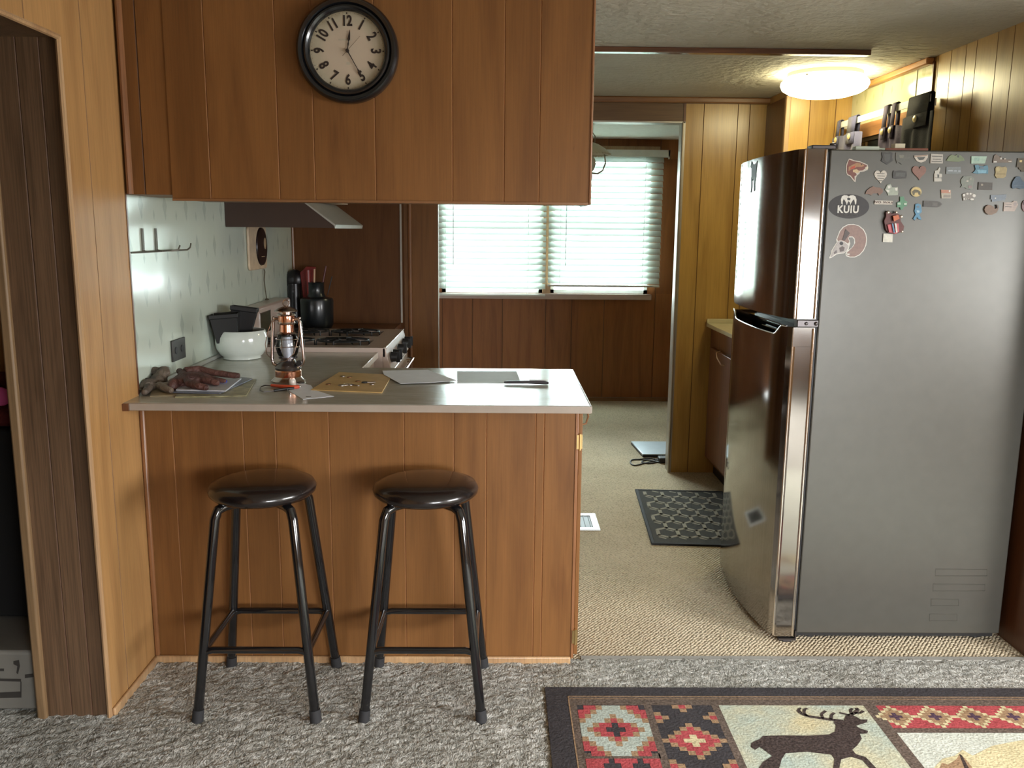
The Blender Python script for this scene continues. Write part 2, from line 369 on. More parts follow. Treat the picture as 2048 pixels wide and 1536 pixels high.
# right wall
w = MB(); planks(w, 'X', RX, -1, 2.84, DY, 0, CZ, [2.95, 3.10, 3.22, 3.36, 3.47, 3.62, 3.70, 3.82, 3.93], seed=21); w.box(RX+.005, RX+.09, 2.84, DY, 0, CZ)
struct(w, 'wall_right', [honey2, groove_h])
w = MB(); planks(w, 'Y', 2.805, -1, RX, 3.2, 0, CZ, [2.05, 2.2, 2.42, 2.6, 2.85, 3.0], seed=8); w.box(RX, 3.3, 2.81, 2.9, 0, CZ); struct(w, 'wall_right_return', [honey, groove_h])
w = MB(); w.box(RX-.016, RX-.001, 2.806, 3.74, .003, 1.70); struct(w, 'trim_gap_shade_panel', dark_w)  # dark sheet added so the gap beside the refrigerator reads as shaded
w = MB()
w.box(RX-.004, RX, 3.965, 4.85, 1.965, CZ-.03); w.box(RX-.004, RX, 3.965, 4.85, .935, 1.30)
struct(w, 'wall_right_laminate', lamin2)
w = MB(); w.box(RX-.008, RX, 3.953, 3.965, .94, CZ-.02); struct(w, 'trim_laminate_end', dark_w)
w = MB(); w.box(RX-.007, RX-.003, 4.108, 4.114, 2.05, CZ-.03); struct(w, 'trim_laminate_joint', mat('pale_joint_strip', (.62, .6, .42), .3))
w = MB(); w.box(RX-.035, RX, 3.965, 4.85, CZ-.03, CZ-.001); struct(w, 'trim_ceiling_right', wood('orange_trim_wood', (.45, .2, .06), (.36, .15, .045), .4, .1, .2, along='y'), bevel=.006)
# window in the right wall: dark pane behind the curtains
w = MB(); w.box(RX-.02, RX, 3.97, 4.84, 1.965, 2.035); w.box(RX-.02, RX, 3.97, 4.84, 1.29, 1.33); w.box(RX-.02, RX, 3.965, 3.99, 1.33, 1.965); w.box(RX-.02, RX, 4.82, 4.845, 1.33, 1.965)
wf = struct(w, 'window_2', wood('orange_window_frame', (.42, .2, .075), (.36, .16, .06), .45, .1, .3, along='y'), origin=(RX, 4.4, 1.29))
w = MB(); w.box(RX-.006, RX-.003, 3.99, 4.82, 1.33, 1.965); w.build('pane', mat('unlit_dark_glass', (.012, .014, .012), .06, spec=.8), wf)
w = MB(); w.box(RX-.014, RX-.004, 4.42, 4.45, 1.33, 1.965); w.box(RX-.012, RX-.004, 3.99, 4.82, 1.945, 1.965); w.build('sash', mat('dark_bronze_sash', (.05, .045, .035), .4, .6), wf)
# ceiling batten
w = MB(); w.box(.28, 1.555, 3.83, 3.87, CZ-.022, CZ); struct(w, 'trim_ceiling_batten', wood('batten_wood', (.15, .06, .028), (.11, .045, .02), .12, .6, .1, along='x'), bevel=.003)
# ---------------------------------------------------------------- far room behind the doorway
w = MB(); R0, R1 = -1.9, 2.1
gr = [-.50, -.24, .02, .395, .62, .9, 1.34, 1.5, 1.7, 1.85]
WX0, WX1, WZ0, WZ1 = -.50, 1.265, .945, 2.075
planks(w, 'Y', BY, -1, R0, R1, 0, WZ0, gr, seed=31); planks(w, 'Y', BY, -1, R0, R1, WZ1, CZ+.05, gr, seed=31)
planks(w, 'Y', BY, -1, R0, WX0, WZ0, WZ1, gr, seed=31); planks(w, 'Y', BY, -1, WX1, R1, WZ0, WZ1, gr, seed=32)
for b in ((R0, R1, 0, WZ0), (R0, R1, WZ1, CZ), (R0, WX0, WZ0, WZ1), (WX1, R1, WZ0, WZ1)): w.box(b[0], b[1], BY+.005, BY+.1, b[2], b[3])
struct(w, 'wall_back', [wood('lit_red_panel_wood', (.27, .105, .034), (.21, .075, .024), .45, 0, .6, grain=.5, spec=.3), groove_d])  # brighter copy of the reddish wood, room light put into its colour
w = MB(); w.box(R0, R1, 5.33, BY, CZ-.004, CZ-.0005); struct(w, 'ceiling_far_room', mat('daylit_ceiling_white', (.86, .87, .80), .7, bmp=.3, bs=30))  # pale sheet added; window light on the ceiling is in its colour
w = MB(); w.box(R0, R1, BY-.02, BY, 0, .035); struct(w, 'baseboard_back', trim_w, bevel=.004)
for nm, b in (('wall_far_room_left', (R0-.1, R0, 5.3, BY+.1)), ('wall_far_room_right', (R1, R1+.1, 5.3, BY+.1)), ('wall_far_room_front_left', (R0, -.40, 5.302, 5.32)), ('wall_far_room_front_right', (1.068, R1, 5.316, 5.33))):
    w = MB(); w.box(*b, 0, CZ); struct(w, nm, red_w)
# window_1: twin aluminium window with a mullion
w = MB(); fr = .03
for x0, x1 in ((WX0, .36), (.43, WX1)):
    w.box(x0, x0+fr, BY-.005, BY+.05, WZ0, WZ1); w.box(x1-fr, x1, BY-.005, BY+.05, WZ0, WZ1)
    w.box(x0, x1, BY-.005, BY+.05, WZ0, WZ0+fr); w.box(x0, x1, BY-.005, BY+.05, WZ1-fr, WZ1)
    w.box(x0, x1, BY+.0, BY+.04, 1.50, 1.53)
wf = struct(w, 'window_1', white_pt, origin=(.4, BY, WZ0))
w = MB(); w.box(.36, .43, BY-.03, BY+.06, .90, WZ1+.05); w.build('mullion', light_trim, wf)
w = MB(); w.box(WX0-.05, 1.30, BY-.045, BY+.0, .893, WZ0-.004); w.build('window_sill', mat('pinkish_sill_paint', (.50, .40, .36), .45), wf, bevel=.004)
w = MB(); w.box(WX0+fr, .33, BY+.02, BY+.024, WZ0+fr, WZ1-fr); w.box(.46, WX1-fr, BY+.02, BY+.024, WZ0+fr, WZ1-fr); w.build('pane', glass, wf)
w = MB(); w.box(-.6, 1.33, BY-.03, BY-.001, 2.145, 2.175); w.build('head_casing', light_trim, wf, bevel=.003)
# ---------------------------------------------------------------- living room shell behind the camera
w = MB(); y0, y1, z0, z1 = -.25, 1.75, .9, 1.95
for b in ((-2.3, 2.83, 0, z0), (-2.3, 2.83, z1, CZ), (-2.3, y0, z0, z1), (y1, 2.83, z0, z1)): w.box(3.2, 3.3, b[0], b[1], b[2], b[3])
struct(w, 'wall_living_right', honey)
w = MB(); x0, x1, z0, z1 = 1.2, 3.0, .65, 1.6
for b in ((-3.3, 3.3, 0, z0), (-3.3, 3.3, z1, CZ), (-3.3, x0, z0, z1), (x1, 3.3, z0, z1)): w.box(b[0], b[1], -2.3, -2.2, b[2], b[3])
struct(w, 'wall_living_rear', honey)
# ================================================================ peninsula, worktop, upper cabinets
lam_top = None
def worktop_mat():
    m, nt, b = new_mat('marbled_grey_worktop'); v = coords(nt, (1, 2.4, 1))
    n = N(nt, 'ShaderNodeTexNoise', Scale=7., Detail=6., Distortion=1.5); L(nt, v, n.inputs['Vector'])
    L(nt, ramp(nt, n.outputs[0], [(.3, (.40, .395, .34)), (.55, (.45, .445, .39)), (.75, (.50, .49, .44))]), b.inputs['Base Color'])
    b.inputs['Roughness'].default_value = .2; b.inputs['Specular IOR Level'].default_value = .55
    n2 = N(nt, 'ShaderNodeTexNoise', Scale=22., Detail=2.); L(nt, v, n2.inputs['Vector']); bump(nt, b, n2.outputs[0], .05, .01); return m
top_m = worktop_mat(); edge_m = mat('grey_brown_edge_band', (.33, .28, .235), .35)
TZ = .935
pen = thing('peninsula_cabinet', (-.45, 3.09, 0), 'reddish grooved wood breakfast bar cabinet under the grey worktop, behind the two black stools', 'cabinet')
GL = [-1.072, -.842, -.736, -.561, -.314, -.15, -.042, .121, .149]
w = MB(); planks(w, 'Y', PY, -1, -1.165, .251, .0, TZ-.022, GL, seed=41); w.box(-1.165, .251, PY+.005, 3.38, 0, TZ-.022); w.build('front_panel', [red_w, groove_l], pen)
w = MB(); w.box(.2515, .262, PY-.003, 3.38, 0.02, TZ-.022); w.build('end_frame', trimv, pen, bevel=.002)
w = MB(); w.box(.262, .276, PY+.005, 3.35, .03, TZ-.05); d = w.build('door', red_w, pen, bevel=.003)
for z in (.79, .10):
    w = MB(); w.tube([(.267, PY-.004, z-.028), (.267, PY-.004, z+.028)], .0045, 8); w.box(.256, .266, PY-.006, PY-.002, z-.024, z+.024); w.box(.268, .276, PY+.0, PY+.004, z-.024, z+.024); w.build('hinge', brass, d)
w = MB(); w.tube([(.276, 2.92, .885), (.300, 2.92, .878), (.306, 2.92, .85), (.298, 2.92, .825), (.276, 2.92, .82)], .0035, 8); w.build('handle', mat('bronze_handle', (.35, .18, .09), .35, .8), d)
w = MB(); w.box(-1.175, .252, PY-.012, PY, 0, .028); w.build('base_moulding', light_trim, pen, bevel=.005)
w = MB(); w.box(-1.1745, -1.157, PY-.014, PY+.0, .028, TZ-.022); w.build('corner_trim', trimv, pen, bevel=.006)
bc = thing('base_cabinet', (-.87, 3.61, 0), 'base cabinet under the side worktop between the breakfast bar and the stove', 'cabinet')
w = MB(); w.box(-1.19, -.575, 3.39, 3.835, .0, TZ-.022); w.build('carcass', red_w, bc)
w = MB(); w.box(-.575, -.557, 3.44, 3.82, .1, .74); w.build('door', red_w, bc, bevel=.003)
w = MB(); w.box(-.575, -.557, 3.44, 3.82, .755, .90); dr = w.build('drawer', mat('almond_enamel_flat', (.45, .36, .31), .4), bc, bevel=.003)
w = MB(); w.tube([(-.557, 3.68, .885), (-.535, 3.685, .888), (-.528, 3.69, .87), (-.530, 3.70, .84), (-.557, 3.70, .82)], .004, 8); w.build('handle', mat('dark_bronze', (.1, .04, .03), .4, .6), dr)
wt = thing('worktop', (-.45, 3.05, TZ-.022), 'glossy marbled grey L shaped laminate worktop on the breakfast bar', 'worktop')
w = MB(); pl = [(KX, 2.682), (.286, 2.682), (.286, 3.418), (-.546, 3.418), (-.546, 3.842), (KX, 3.842)]
w.prism([(x, y, TZ) for x, y in pl], (0, 0, -.021)); w.build('top', top_m, wt, bevel=.0015)
w = MB(); w.box(LX+.001, .2885, 2.676, 2.682, TZ-.024, TZ-.0005); w.box(.286, .292, 2.679, 3.42, TZ-.024, TZ-.0005); w.build('edge_band', edge_m, wt, bevel=.002)
w = MB(); w.box(-.546, -.541, 3.42, 3.842, TZ-.024, TZ+.002); w.build('inner_edge_strip', mat('shiny_edge_strip', (.7, .68, .62), .2), wt, bevel=.001)
w = MB(); w.box(LX+.001, LX+.02, 2.668, 2.676, TZ-.024, TZ-.001); w.build('end_cap', dark_w, wt)
w = MB(); w.box(KX+.002, -.585, 4.60, 5.052, 0.003, TZ-.022); w.box(KX+.002, -.578, 4.60, 5.052, TZ-.022, TZ); tag(w.build('filler_cabinet', [dark_w]), 'low dark filler cabinet in the corner behind the stove under the black pot', 'cabinet')
# upper cabinet over the bar
uc = thing('upper_cabinet', (-.45, 2.97, 1.56), 'reddish grooved wood hanging cabinet over the breakfast bar carrying the clock', 'cabinet')
GU = [-1.114, -.908, -.693, -.582, -.392, -.152, .009, .119]
w = MB(); planks(w, 'Y', PY, -1, -1.029, .276, 1.561, CZ, GU, seed=43); w.box(-1.029, .276, PY+.005, 3.12, 1.564, CZ); w.build('front_panel', [red_w, groove_l], uc)
w = MB(); planks(w, 'Y', PY+.004, -1, -1.165, -1.0295, 1.577, CZ, GU, seed=44); w.box(-1.19, -1.0295, PY+.009, 3.12, 1.577, CZ); w.build('filler_panel', [red_w, groove_d], uc)
w = MB(); w.box(.276, .284, PY-.004, 3.122, 1.559, CZ); w.build('edge_trim', trimv, uc, bevel=.003)
w = MB(); w.box(-1.029, .276, PY-.003, PY+.0, 1.558, 1.566); w.build('bottom_trim', trim_w, uc, bevel=.001)
w = MB(); w.tube([(-1.158, PY-.004, 1.578), (-1.158, PY-.004, CZ-.001)], .0105, 8); w.build('corner_bead', trimv, uc)
hc = thing('upper_cabinet', (-1.0, 4.1, 1.60), 'wall cabinet with pale underside above the range hood', 'cabinet')
w = MB(); w.box(KX+.001, -.80, 3.60, 4.62, 1.615, CZ); w.build('carcass', dark_w, hc)
w = MB(); w.box(KX+.001, -.795, 3.60, 4.62, 1.597, 1.614); w.build('underside', mat('almond_underside', (.62, .50, .40), .5), hc)
# ================================================================ range hood
hd = thing('range_hood', (-.95, 4.22, 1.48), 'dark brown range hood with a sloping silver front above the stove', 'hood')
z0, z1 = 1.479, 1.592; ya, yb = 3.85, 4.60
w = MB(); w.prism([(KX+.002, ya, z0), (-.722, ya, z0), (-.722, ya, z0+.012), (-.856, ya, z1), (KX+.002, ya, z1)], (0, yb-ya, 0)); w.build('canopy', mat('brown_enamel', (.045, .024, .017), .45), hd)
w = MB(); w.prism([(-.720, ya-.004, z0-.002), (-.716, ya-.004, z0+.014), (-.853, ya-.004, z1+.002), (-.857, ya-.004, z1-.002), (-.724, ya-.004, z0+.01)], (0, yb-ya+.008, 0)); w.build('front_visor', mat('brushed_visor', (.40, .39, .35), .4, .35), hd)
# ================================================================ stove
alm = mat('almond_enamel', (.50, .40, .345), .28, coat=.3); iron = mat('cast_iron', (.012, .011, .011), .5, bmp=.2)
st = thing('gas_stove', (-.85, 4.21, 0), 'almond enamel gas range with black grates beside the side worktop', 'stove')
SZ = .955; sx = -.512; ys, ye = 3.846, 4.588
w = MB()
X = [KX+.09, -1.12, -.60, sx]; Y = [ys, 3.93, 4.13, 4.27, 4.50, ye]
w.box(-1.19, sx-.01, ys, ye, .05, SZ-.04)
for i in range(5):
    for j in range(3):
        if i in (1, 3) and j == 1: w.box(X[1], X[2], Y[i], Y[i+1], SZ-.04, SZ-.03, 1); continue
        w.box(X[j] if j else -1.19, X[j+1], Y[i], Y[i+1], SZ-.04, SZ)
w.build('body', [alm, mat('dark_burner_well', (.02, .017, .015), .35)], st)
w = MB(); w.prism([(sx, ys, SZ), (sx+.028, ys, SZ-.105), (sx-.01, ys, SZ-.105), (sx-.01, ys, SZ-.001)], (0, ye-ys, 0)); cp = w.build('control_panel', alm, st, bevel=.002)
w = MB(); w.tube([(sx+.0015, ys+.002, SZ-.001), (sx+.0015, ye-.002, SZ-.001)], .004, 8); w.build('front_edge', mat('edge_highlight_enamel', (.75, .66, .58), .15, coat=.5), st)  # paler tube along the edge, its white highlight painted into the colour
for i, y in enumerate((3.93, 4.02, 4.22, 4.42, 4.51)):
    w = MB(); w.lathe([(0, 0), (.024, 0), (.022, .018), (.02, .03), (0, .031)], (sx+.016, y, SZ-.052), 18, 0, 'x'); w.box(sx+.04, sx+.058, y-.006, y+.006, SZ-.076, SZ-.028); w.build('knob', black_pl, cp, bevel=.001)
w = MB(); w.box(sx-.01, sx+.022, ys+.01, ye-.01, .28, SZ-.118); od = w.build('oven_door', alm, st, bevel=.004)
w = MB(); w.tube([(sx+.022, ys+.06, SZ-.15), (sx+.055, ys+.065, SZ-.15), (sx+.055, ye-.065, SZ-.15), (sx+.022, ye-.06, SZ-.15)], .010, 10); w.build('handle', chrome, od)
w = MB(); w.box(sx-.01, sx+.02, ys+.01, ye-.01, .07, .27); w.build('drawer', alm, st, bevel=.004)
w = MB(); w.prism([(-1.19, ys, SZ), (-1.108, ys, SZ), (-1.108, ys, SZ+.152), (-1.118, ys, SZ+.160), (-1.19, ys, SZ+.160)], (0, ye-ys+.03, 0)); bk = w.build('backguard', alm, st, bevel=.003)
w = MB(); w.box(-1.108, -1.105, 4.02, 4.20, SZ+.035, SZ+.13); w.build('control_window', mat('olive_glass', (.06, .055, .035), .15), bk)
w = MB(); w.box(-1.110, -1.104, 4.008, 4.20, SZ+.130, SZ+.134); w.box(-1.110, -1.104, 4.014, 4.02, SZ+.03, SZ+.134); w.build('window_trim', chrome, bk)
w = MB(); w.box(-1.110, -1.102, ye-.01, ye, SZ, SZ+.155); w.build('end_highlight_strip', chrome, bk)  # bright strip added as the highlight at the backguard end
for yy in (4.03, 4.385):
    for xx in (-.985, -.73):
        w = MB()
        for k in range(2):
            r = (.105, .055)[k]
            pts = [(xx+r*math.cos(a)*1.12, yy+r*.82*math.sin(a), SZ+.012) for a in [2*math.pi*i/18 for i in range(18)]]
            w.tube(pts, .0045, 6, closed=True)
        for k in range(6):
            a = math.pi*k/3+.3; w.tube([(xx+.03*math.cos(a), yy+.03*math.sin(a), SZ+.017), (xx+.122*math.cos(a), yy+.092*math.sin(a), SZ+.013), (xx+.124*math.cos(a), yy+.094*math.sin(a), SZ-.028)], .0045, 6)
        g = w.build('grate', iron, st)
        w = MB(); w.lathe([(0, -.03), (.045, -.03), (.045, -.012), (.03, -.004), (0, -.004)], (xx, yy, SZ), 20); w.build('burner', mat('burner_alloy', (.25, .2, .17), .4, .7), st)
# ================================================================ stools
def stool():
    t = thing('bar_stool', (-.725, 2.597, 0), 'black round topped metal bar stool nearest the wood wall on the left', 'stool', 'black bar stools at the breakfast bar')
    cx, cy = -.7285, 2.597
    w = MB(); w.lathe([(0, .664), (.12, .664), (.148, .668), (.161, .680), (.163, .692), (.155, .706), (.12, .717), (.06, .722), (0, .7235)], (cx, cy, 0), 48)
    w.build('seat', mat('black_glossy_vinyl', (.010, .007, .007), .24, coat=.5, bmp=.04, bs=240), t, angle=60)
    w = MB(); w.lathe([(0, .655), (.105, .655), (.107, .664), (0, .664)], (cx, cy, 0), 32); w.build('seat_plate', black_pl, t)
    r = .0148
    for sx in (-1, 1):
        for sy in (-1, 1):
            f = Vector((cx+sx*.178, cy+sy*.168, .014)); k = Vector((cx+sx*.116, cy+sy*.108, .622)); d = (k-f).normalized()
            pts = [f]+[f+(k-f)*q for q in (.25, .5, .75)]+[k, k+d*.013+Vector((-sx*.003, -sy*.003, 0)), Vector((cx+sx*.108, cy+sy*.1, .6475)), Vector((cx+sx*.092, cy+sy*.084, .6555)), Vector((cx+sx*.06, cy+sy*.054, .6565))]
            w = MB(); w.tube(pts, r, 14); lg = w.build('leg', black_gl, t)
            w = MB(); w.tube([f-d*.0135, f+d*.028], [.0178, .0168], 14); w.build('rubber_foot', rubber, lg)
    for sy, z in ((-1, .225), (1, .216)):
        q = z/.622*.062; a = .178-q-.002; b = .170-z/.608*.062
        w = MB(); w.tube([(cx-a, cy+sy*b, z-.006), (cx-a+.025, cy+sy*b, z), (cx+a-.025, cy+sy*b, z), (cx+a, cy+sy*b, z-.006)], .0108, 10); w.build('rung', black_gl, t)
    for s in (-1, 1):
        z = .22; a = .178-z/.622*.062; b = .170-z/.608*.062
        w = MB(); w.tube([(cx+s*a, cy-b, z), (cx+s*a, cy+b, z-.004)], .0108, 10); w.build('rung', black_gl, t)
    return t
s1 = stool(); s2 = copy_tree(s1); s2.location = (-.2225, 2.598, 0); s2['label'] = 'black round topped metal bar stool nearer the refrigerator, right one of the pair'
# ================================================================ clock
ck = thing('wall_clock', (-.469, PY-.004, 2.009), 'round black framed wall clock with a cream face on the hanging cabinet', 'clock')
CC = (-.469, PY-.003, 2.009)
w = MB(); w.lathe([(.1135, .012), (.1135, .024), (.118, .03), (.124, .034), (.129, .033), (.131, .028), (.136, .036), (.145, .038), (.152, .031), (.1545, .02), (.1545, 0), (.1, 0), (.1, .01)], CC, 72, 0, 'y'); w.build('frame', mat('glossy_black_frame', (.006, .007, .009), .22, coat=.4), ck)
def clock_face():
    m, nt, b = new_mat('cream_face_dark_rim'); tc = N(nt, 'ShaderNodeTexCoord')  # face colour gets darker and yellower towards the rim
    n = N(nt, 'ShaderNodeTexNoise', Scale=30., Detail=6.); L(nt, tc.outputs['Object'], n.inputs['Vector'])
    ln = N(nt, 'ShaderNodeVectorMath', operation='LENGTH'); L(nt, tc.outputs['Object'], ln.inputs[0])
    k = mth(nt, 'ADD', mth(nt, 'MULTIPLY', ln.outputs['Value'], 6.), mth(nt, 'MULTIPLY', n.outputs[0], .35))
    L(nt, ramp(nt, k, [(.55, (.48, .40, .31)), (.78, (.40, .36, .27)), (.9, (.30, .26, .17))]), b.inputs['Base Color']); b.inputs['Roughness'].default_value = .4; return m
ink = mat('dark_brown_ink', (.02, .011, .008), .6)
w = MB(); w.lathe([(0, .013), (.1135, .013)], CC, 72, 0, 'y'); w.build('face', clock_face(), ck)
def onface(ang, r, rot, h=.0145):
    a = rad(ang); px = CC[0]+math.sin(a)*r; pz = CC[2]+math.cos(a)*r
    return Matrix.Translation((px, CC[1]-h, pz)) @ Matrix.Rotation(rad(rot), 4, 'Y') @ Matrix.Rotation(rad(90), 4, 'X')
for h in range(1, 13):
    a = h*30; rot = a if h in (12, 1, 2, 3, 9, 10, 11) else a-180
    w = MB(); w.text(str(h), .042, onface(a, .0850, rot), 0, .0013, .0004, sx=.78); w.build('numeral', ink, ck)
w = MB()
for k in range(60):
    a = rad(k*6); r0, r1 = (.1055, .1105) if k % 5 == 0 else (.1085, .1102); wd = .0018 if k % 5 == 0 else .0004
    u = Vector((math.sin(a), 0, math.cos(a))); v = Vector((math.cos(a), 0, -math.sin(a))); c = Vector(CC)+Vector((0, -.0137, 0))
    w.prism([c+u*r0-v*wd, c+u*r1-v*wd, c+u*r1+v*wd, c+u*r0+v*wd], (0, -.0004, 0))
w.build('minute_marks', ink, ck)
for (x, z, a, b) in ((-.007, .032, .02, .0022), (.001, -.036, .0055, .004)):
    w = MB(); c = Vector(CC)+Vector((x, -.0137, z)); w.prism([c+Vector((a*q, 0, b*s)) for q, s in ((-1, -1), (1, -1), (1, 1), (-1, 1))], (0, -.0003, 0))
    w.build('faded_print', mat('faded_print', (.42, .38, .3), .6), ck)
def hand(name, ang, outline, h, m=ink):
    a = rad(ang); u = Vector((math.sin(a), 0, math.cos(a))); v = Vector((math.cos(a), 0, -math.sin(a))); c = Vector(CC)-Vector((0, h, 0))
    pts = [c+u*r+v*x for r, x in outline]+[c+u*r-v*x for r, x in reversed(outline)]
    w = MB(); w.prism(pts, (0, -.0008, 0)); w.build(name, m, ck)
hand('hour_hand', 8.5, [(-.006, .002), (.012, .0012), (.02, .0024), (.026, .001), (.034, .0042), (.043, .0032), (.061, .0003)], .0165)
hand('minute_hand', 150.5, [(-.006, .002), (.03, .0012), (.06, .0011), (.069, .0036), (.078, .0022), (.086, .0003)], .0178)
hand('second_hand', 43.4, [(-.021, .0008), (-.002, .0006), (.058, .0003)], .0192, mat('thin_hand', (.12, .08, .05), .5))
w = MB(); w.lathe([(0, 0), (.005, 0), (.005, .022), (0, .0225)], CC, 20, 0, 'y'); w.build('hub', ink, ck)
# ================================================================ kitchen wall things
w = MB(); x = KX+.001
for y in (2.953, 3.068):
    w.box(x, x+.004, y-.007, y+.007, 1.395, 1.472)
bar = [(x+.004, 2.85, 1.394), (x+.02, 3.16, 1.394), (x+.032, 3.28, 1.394), (x+.036, 3.30, 1.402), (x+.036, 3.31, 1.417)]
w.tube(bar, .003, 8); w.tube([(x+.02, 3.15, 1.394), (x+.04, 3.165, 1.396), (x+.044, 3.175, 1.412)], .003, 8)
w.tube([(x+.004, 2.953, 1.397), (x+.012, 2.953, 1.394)], .003, 6); w.tube([(x+.004, 3.068, 1.397), (x+.02, 3.068, 1.394)], .003, 6)
hk = tag(w.build('wall_hook_rack', mat('dull_metal', (.22, .21, .18), .45, .7)), 'thin metal hook rail screwed to the pale laminate wall', 'hook rack')
ot = thing('wall_outlet', (x, 3.21, .985), 'dark brown electrical outlet plate on the pale laminate wall above the worktop', 'outlet')
w = MB(); w.box(x, x+.007, 3.146, 3.276, .992, 1.070); w.build('cover_plate', mat('dark_brown_plate', (.028, .025, .023), .4), ot, bevel=.002)
for yy in (3.18, 3.24): w = MB(); w.lathe([(0, 0), (.014, 0), (.013, .0025), (0, .0025)], (x+.007, yy, 1.031), 16, 0, 'x'); w.build('socket', black_pl, ot)
pq = thing('wall_plaque', (x, 4.32, 1.27), 'cream rounded wall plaque with a dark oval centre and hanging cord above the stove', 'wall plaque')
w = MB(); pts = []
for cy, cz, a0 in ((4.44, 1.30, -90), (4.44, 1.46, 0), (4.18, 1.46, 90), (4.18, 1.30, 180)):
    for k in range(7): a = rad(a0+k*15); pts.append((x, cy+.025*math.cos(a), cz+.025*math.sin(a)))
w.prism(pts, (.012, 0, 0)); w.build('board', mat('stained_cream_board', (.55, .43, .30), .5, var=.15), pq, bevel=.004)
w = MB(); w.lathe([(0, 0), (.098, 0), (.095, .008), (0, .01)], (x+.012, 4.36, 1.385), 36, 0, 'x', sx=.92, sy=.95); w.build('dark_oval', mat('very_dark_print', (.018, .009, .008), .35, var=.7, vs=25), pq)
w = MB(); w.blob((x+.022, 4.40, 1.40), (.003, .02, .028)); w.build('pale_motif', mat('tan_motif', (.42, .3, .18), .6), pq)
w = MB(); w.box(x+.0215, x+.0235, 4.33, 4.38, 1.335, 1.339); w.build('pale_stripe', MATS['tan_motif'], pq)
w = MB(); w.tube([(x+.012, 4.40, 1.272), (x+.014, 4.405, 1.26), (x+.012, 4.395, 1.22), (x+.014, 4.40, 1.17), (x+.02, 4.40, 1.118)], .0028, 6); w.blob((x+.02, 4.40, 1.122), (.01, .014, .005)); w.build('cord', mat('dark_cord', (.06, .045, .02), .6), pq)
# utensil pot in the dark corner
up = thing('utensil_pot', (-1.005, 4.81, TZ), 'black pot of cooking utensils in the dark corner behind the stove', 'pot')
w = MB(); w.lathe([(0, 0), (.078, 0), (.088, .02), (.09, .15), (.086, .162), (.05, .172), (.042, .19), (.042, .245), (.046, .25), (.03, .25), (.03, .18), (0, .18)], (-1.01, 4.81, TZ), 32); w.build('jar', mat('blue_black_glaze', (.008, .011, .013), .32, coat=.3), up, angle=50)
for (px0, px1, nm, mm, r) in (((618, 600), (616, 540), 'red_spatula', mat('dark_red_plastic', (.20, .012, .010), .4), .012), ((628, 590), (629, 538), 'wooden_spoon', mat('pale_spoon_wood', (.55, .36, .22), .5), .005), ((642, 585), (652, 532), 'red_spoon', mat('maroon_plastic', (.09, .012, .01), .4), .006), ((655, 590), (664, 553), 'whisk', black_pl, .003)):
    a = P('Y', 4.81, *px0); b = P('Y', 4.81, *px1); w = MB(); w.tube([a, a+(b-a)*.6, b], [r*.7, r, r], 8); o = w.build(nm, mm, up)
w = MB(); w.prism([P('Y', 4.9, *q) for q in ((600, 545), (613, 533), (631, 534), (630, 575), (622, 596), (606, 596))], (0, .012, 0)); tag(w.build('red_cutting_board', MATS['dark_red_plastic'], bevel=.003), 'dark red board standing behind the black utensil pot', 'board')
w = MB(); a = P('Y', 4.93, 590, 560); w.blob(a, (.055, .03, .06)); w.tube([a+Vector((0, 0, -.02)), Vector((a.x, a.y, TZ+.01))], [.04, .05], 14); tag(w.build('kettle', mat('black_kettle', (.01, .008, .009), .3)), 'black lidded jug in the corner left of the red board', 'jug')
# ================================================================ right counter
rc = thing('base_cabinet', (1.56, 4.47, 0), 'dark wood base cabinet with pale top half hidden behind the refrigerator', 'cabinet')
w = MB(); w.box(1.275, RX-.005, 3.76, DY-.012, .11, .915); w.build('carcass', wood('dark_red_cabinet', (.17, .06, .025), (.12, .04, .017), .4, .12, .4), rc)
w = MB(); w.box(1.33, RX-.005, 3.76, DY-.012, .003, .11); w.build('toe_kick', black_pl, rc)
w = MB(); w.box(1.255, 1.275, 4.50, 5.14, .14, .80); dd = w.build('door', MATS['dark_red_cabinet'], rc, bevel=.004)
w = MB(); w.box(1.255, 1.275, 3.80, 4.46, .14, .80); w.build('door', MATS['dark_red_cabinet'], rc, bevel=.004)
a = P('X', 1.255, 1441, 702); b = P('X', 1.255, 1449, 731); w = MB(); w.tube([a, a+Vector((-.022, 0, -.012)), (a+b)/2+Vector((-.03, 0, 0)), b+Vector((-.02, 0, .004)), b], .004, 8); w.build('handle', mat('pale_bronze', (.6, .42, .3), .3, .9), dd)
w = MB(); w.box(1.245, RX-.005, 3.76, DY-.006, .915, .937); w.box(1.245, 1.52, DY-.026, DY-.006, .937, .962); w.build('counter_top', mat('cream_counter', (.62, .56, .36), .3), rc, bevel=.002)
# ================================================================ ceiling lamp
lp = thing('ceiling_lamp', (1.565, 4.39, CZ-.10), 'lit round glass dome lamp on the kitchen ceiling', 'lamp')
w = MB(); w.lathe([(0, 0), (.175, 0), (.178, -.018), (.16, -.022), (0, -.022)], (1.565, 4.39, CZ), 48); w.build('base_ring', mat('pale_green_ring', (.5, .5, .36), .4), lp)
def lit(name, c, e):
    m, nt, b = new_mat(name); b.inputs['Base Color'].default_value = (.9, .88, .75, 1); b.inputs['Emission Color'].default_value = (*c, 1); b.inputs['Emission Strength'].default_value = e; b.inputs['Roughness'].default_value = .2; return m
w = MB(); w.lathe([(.15, -.021), (.186, -.026), (.203, -.042), (.206, -.055), (.197, -.075), (.168, -.093), (.12, -.107), (.06, -.114), (0, -.116)], (1.565, 4.39, CZ), 48); w.build('glass_dome', lit('lit_opal_glass', (1, .90, .55), 18.), lp, angle=80)
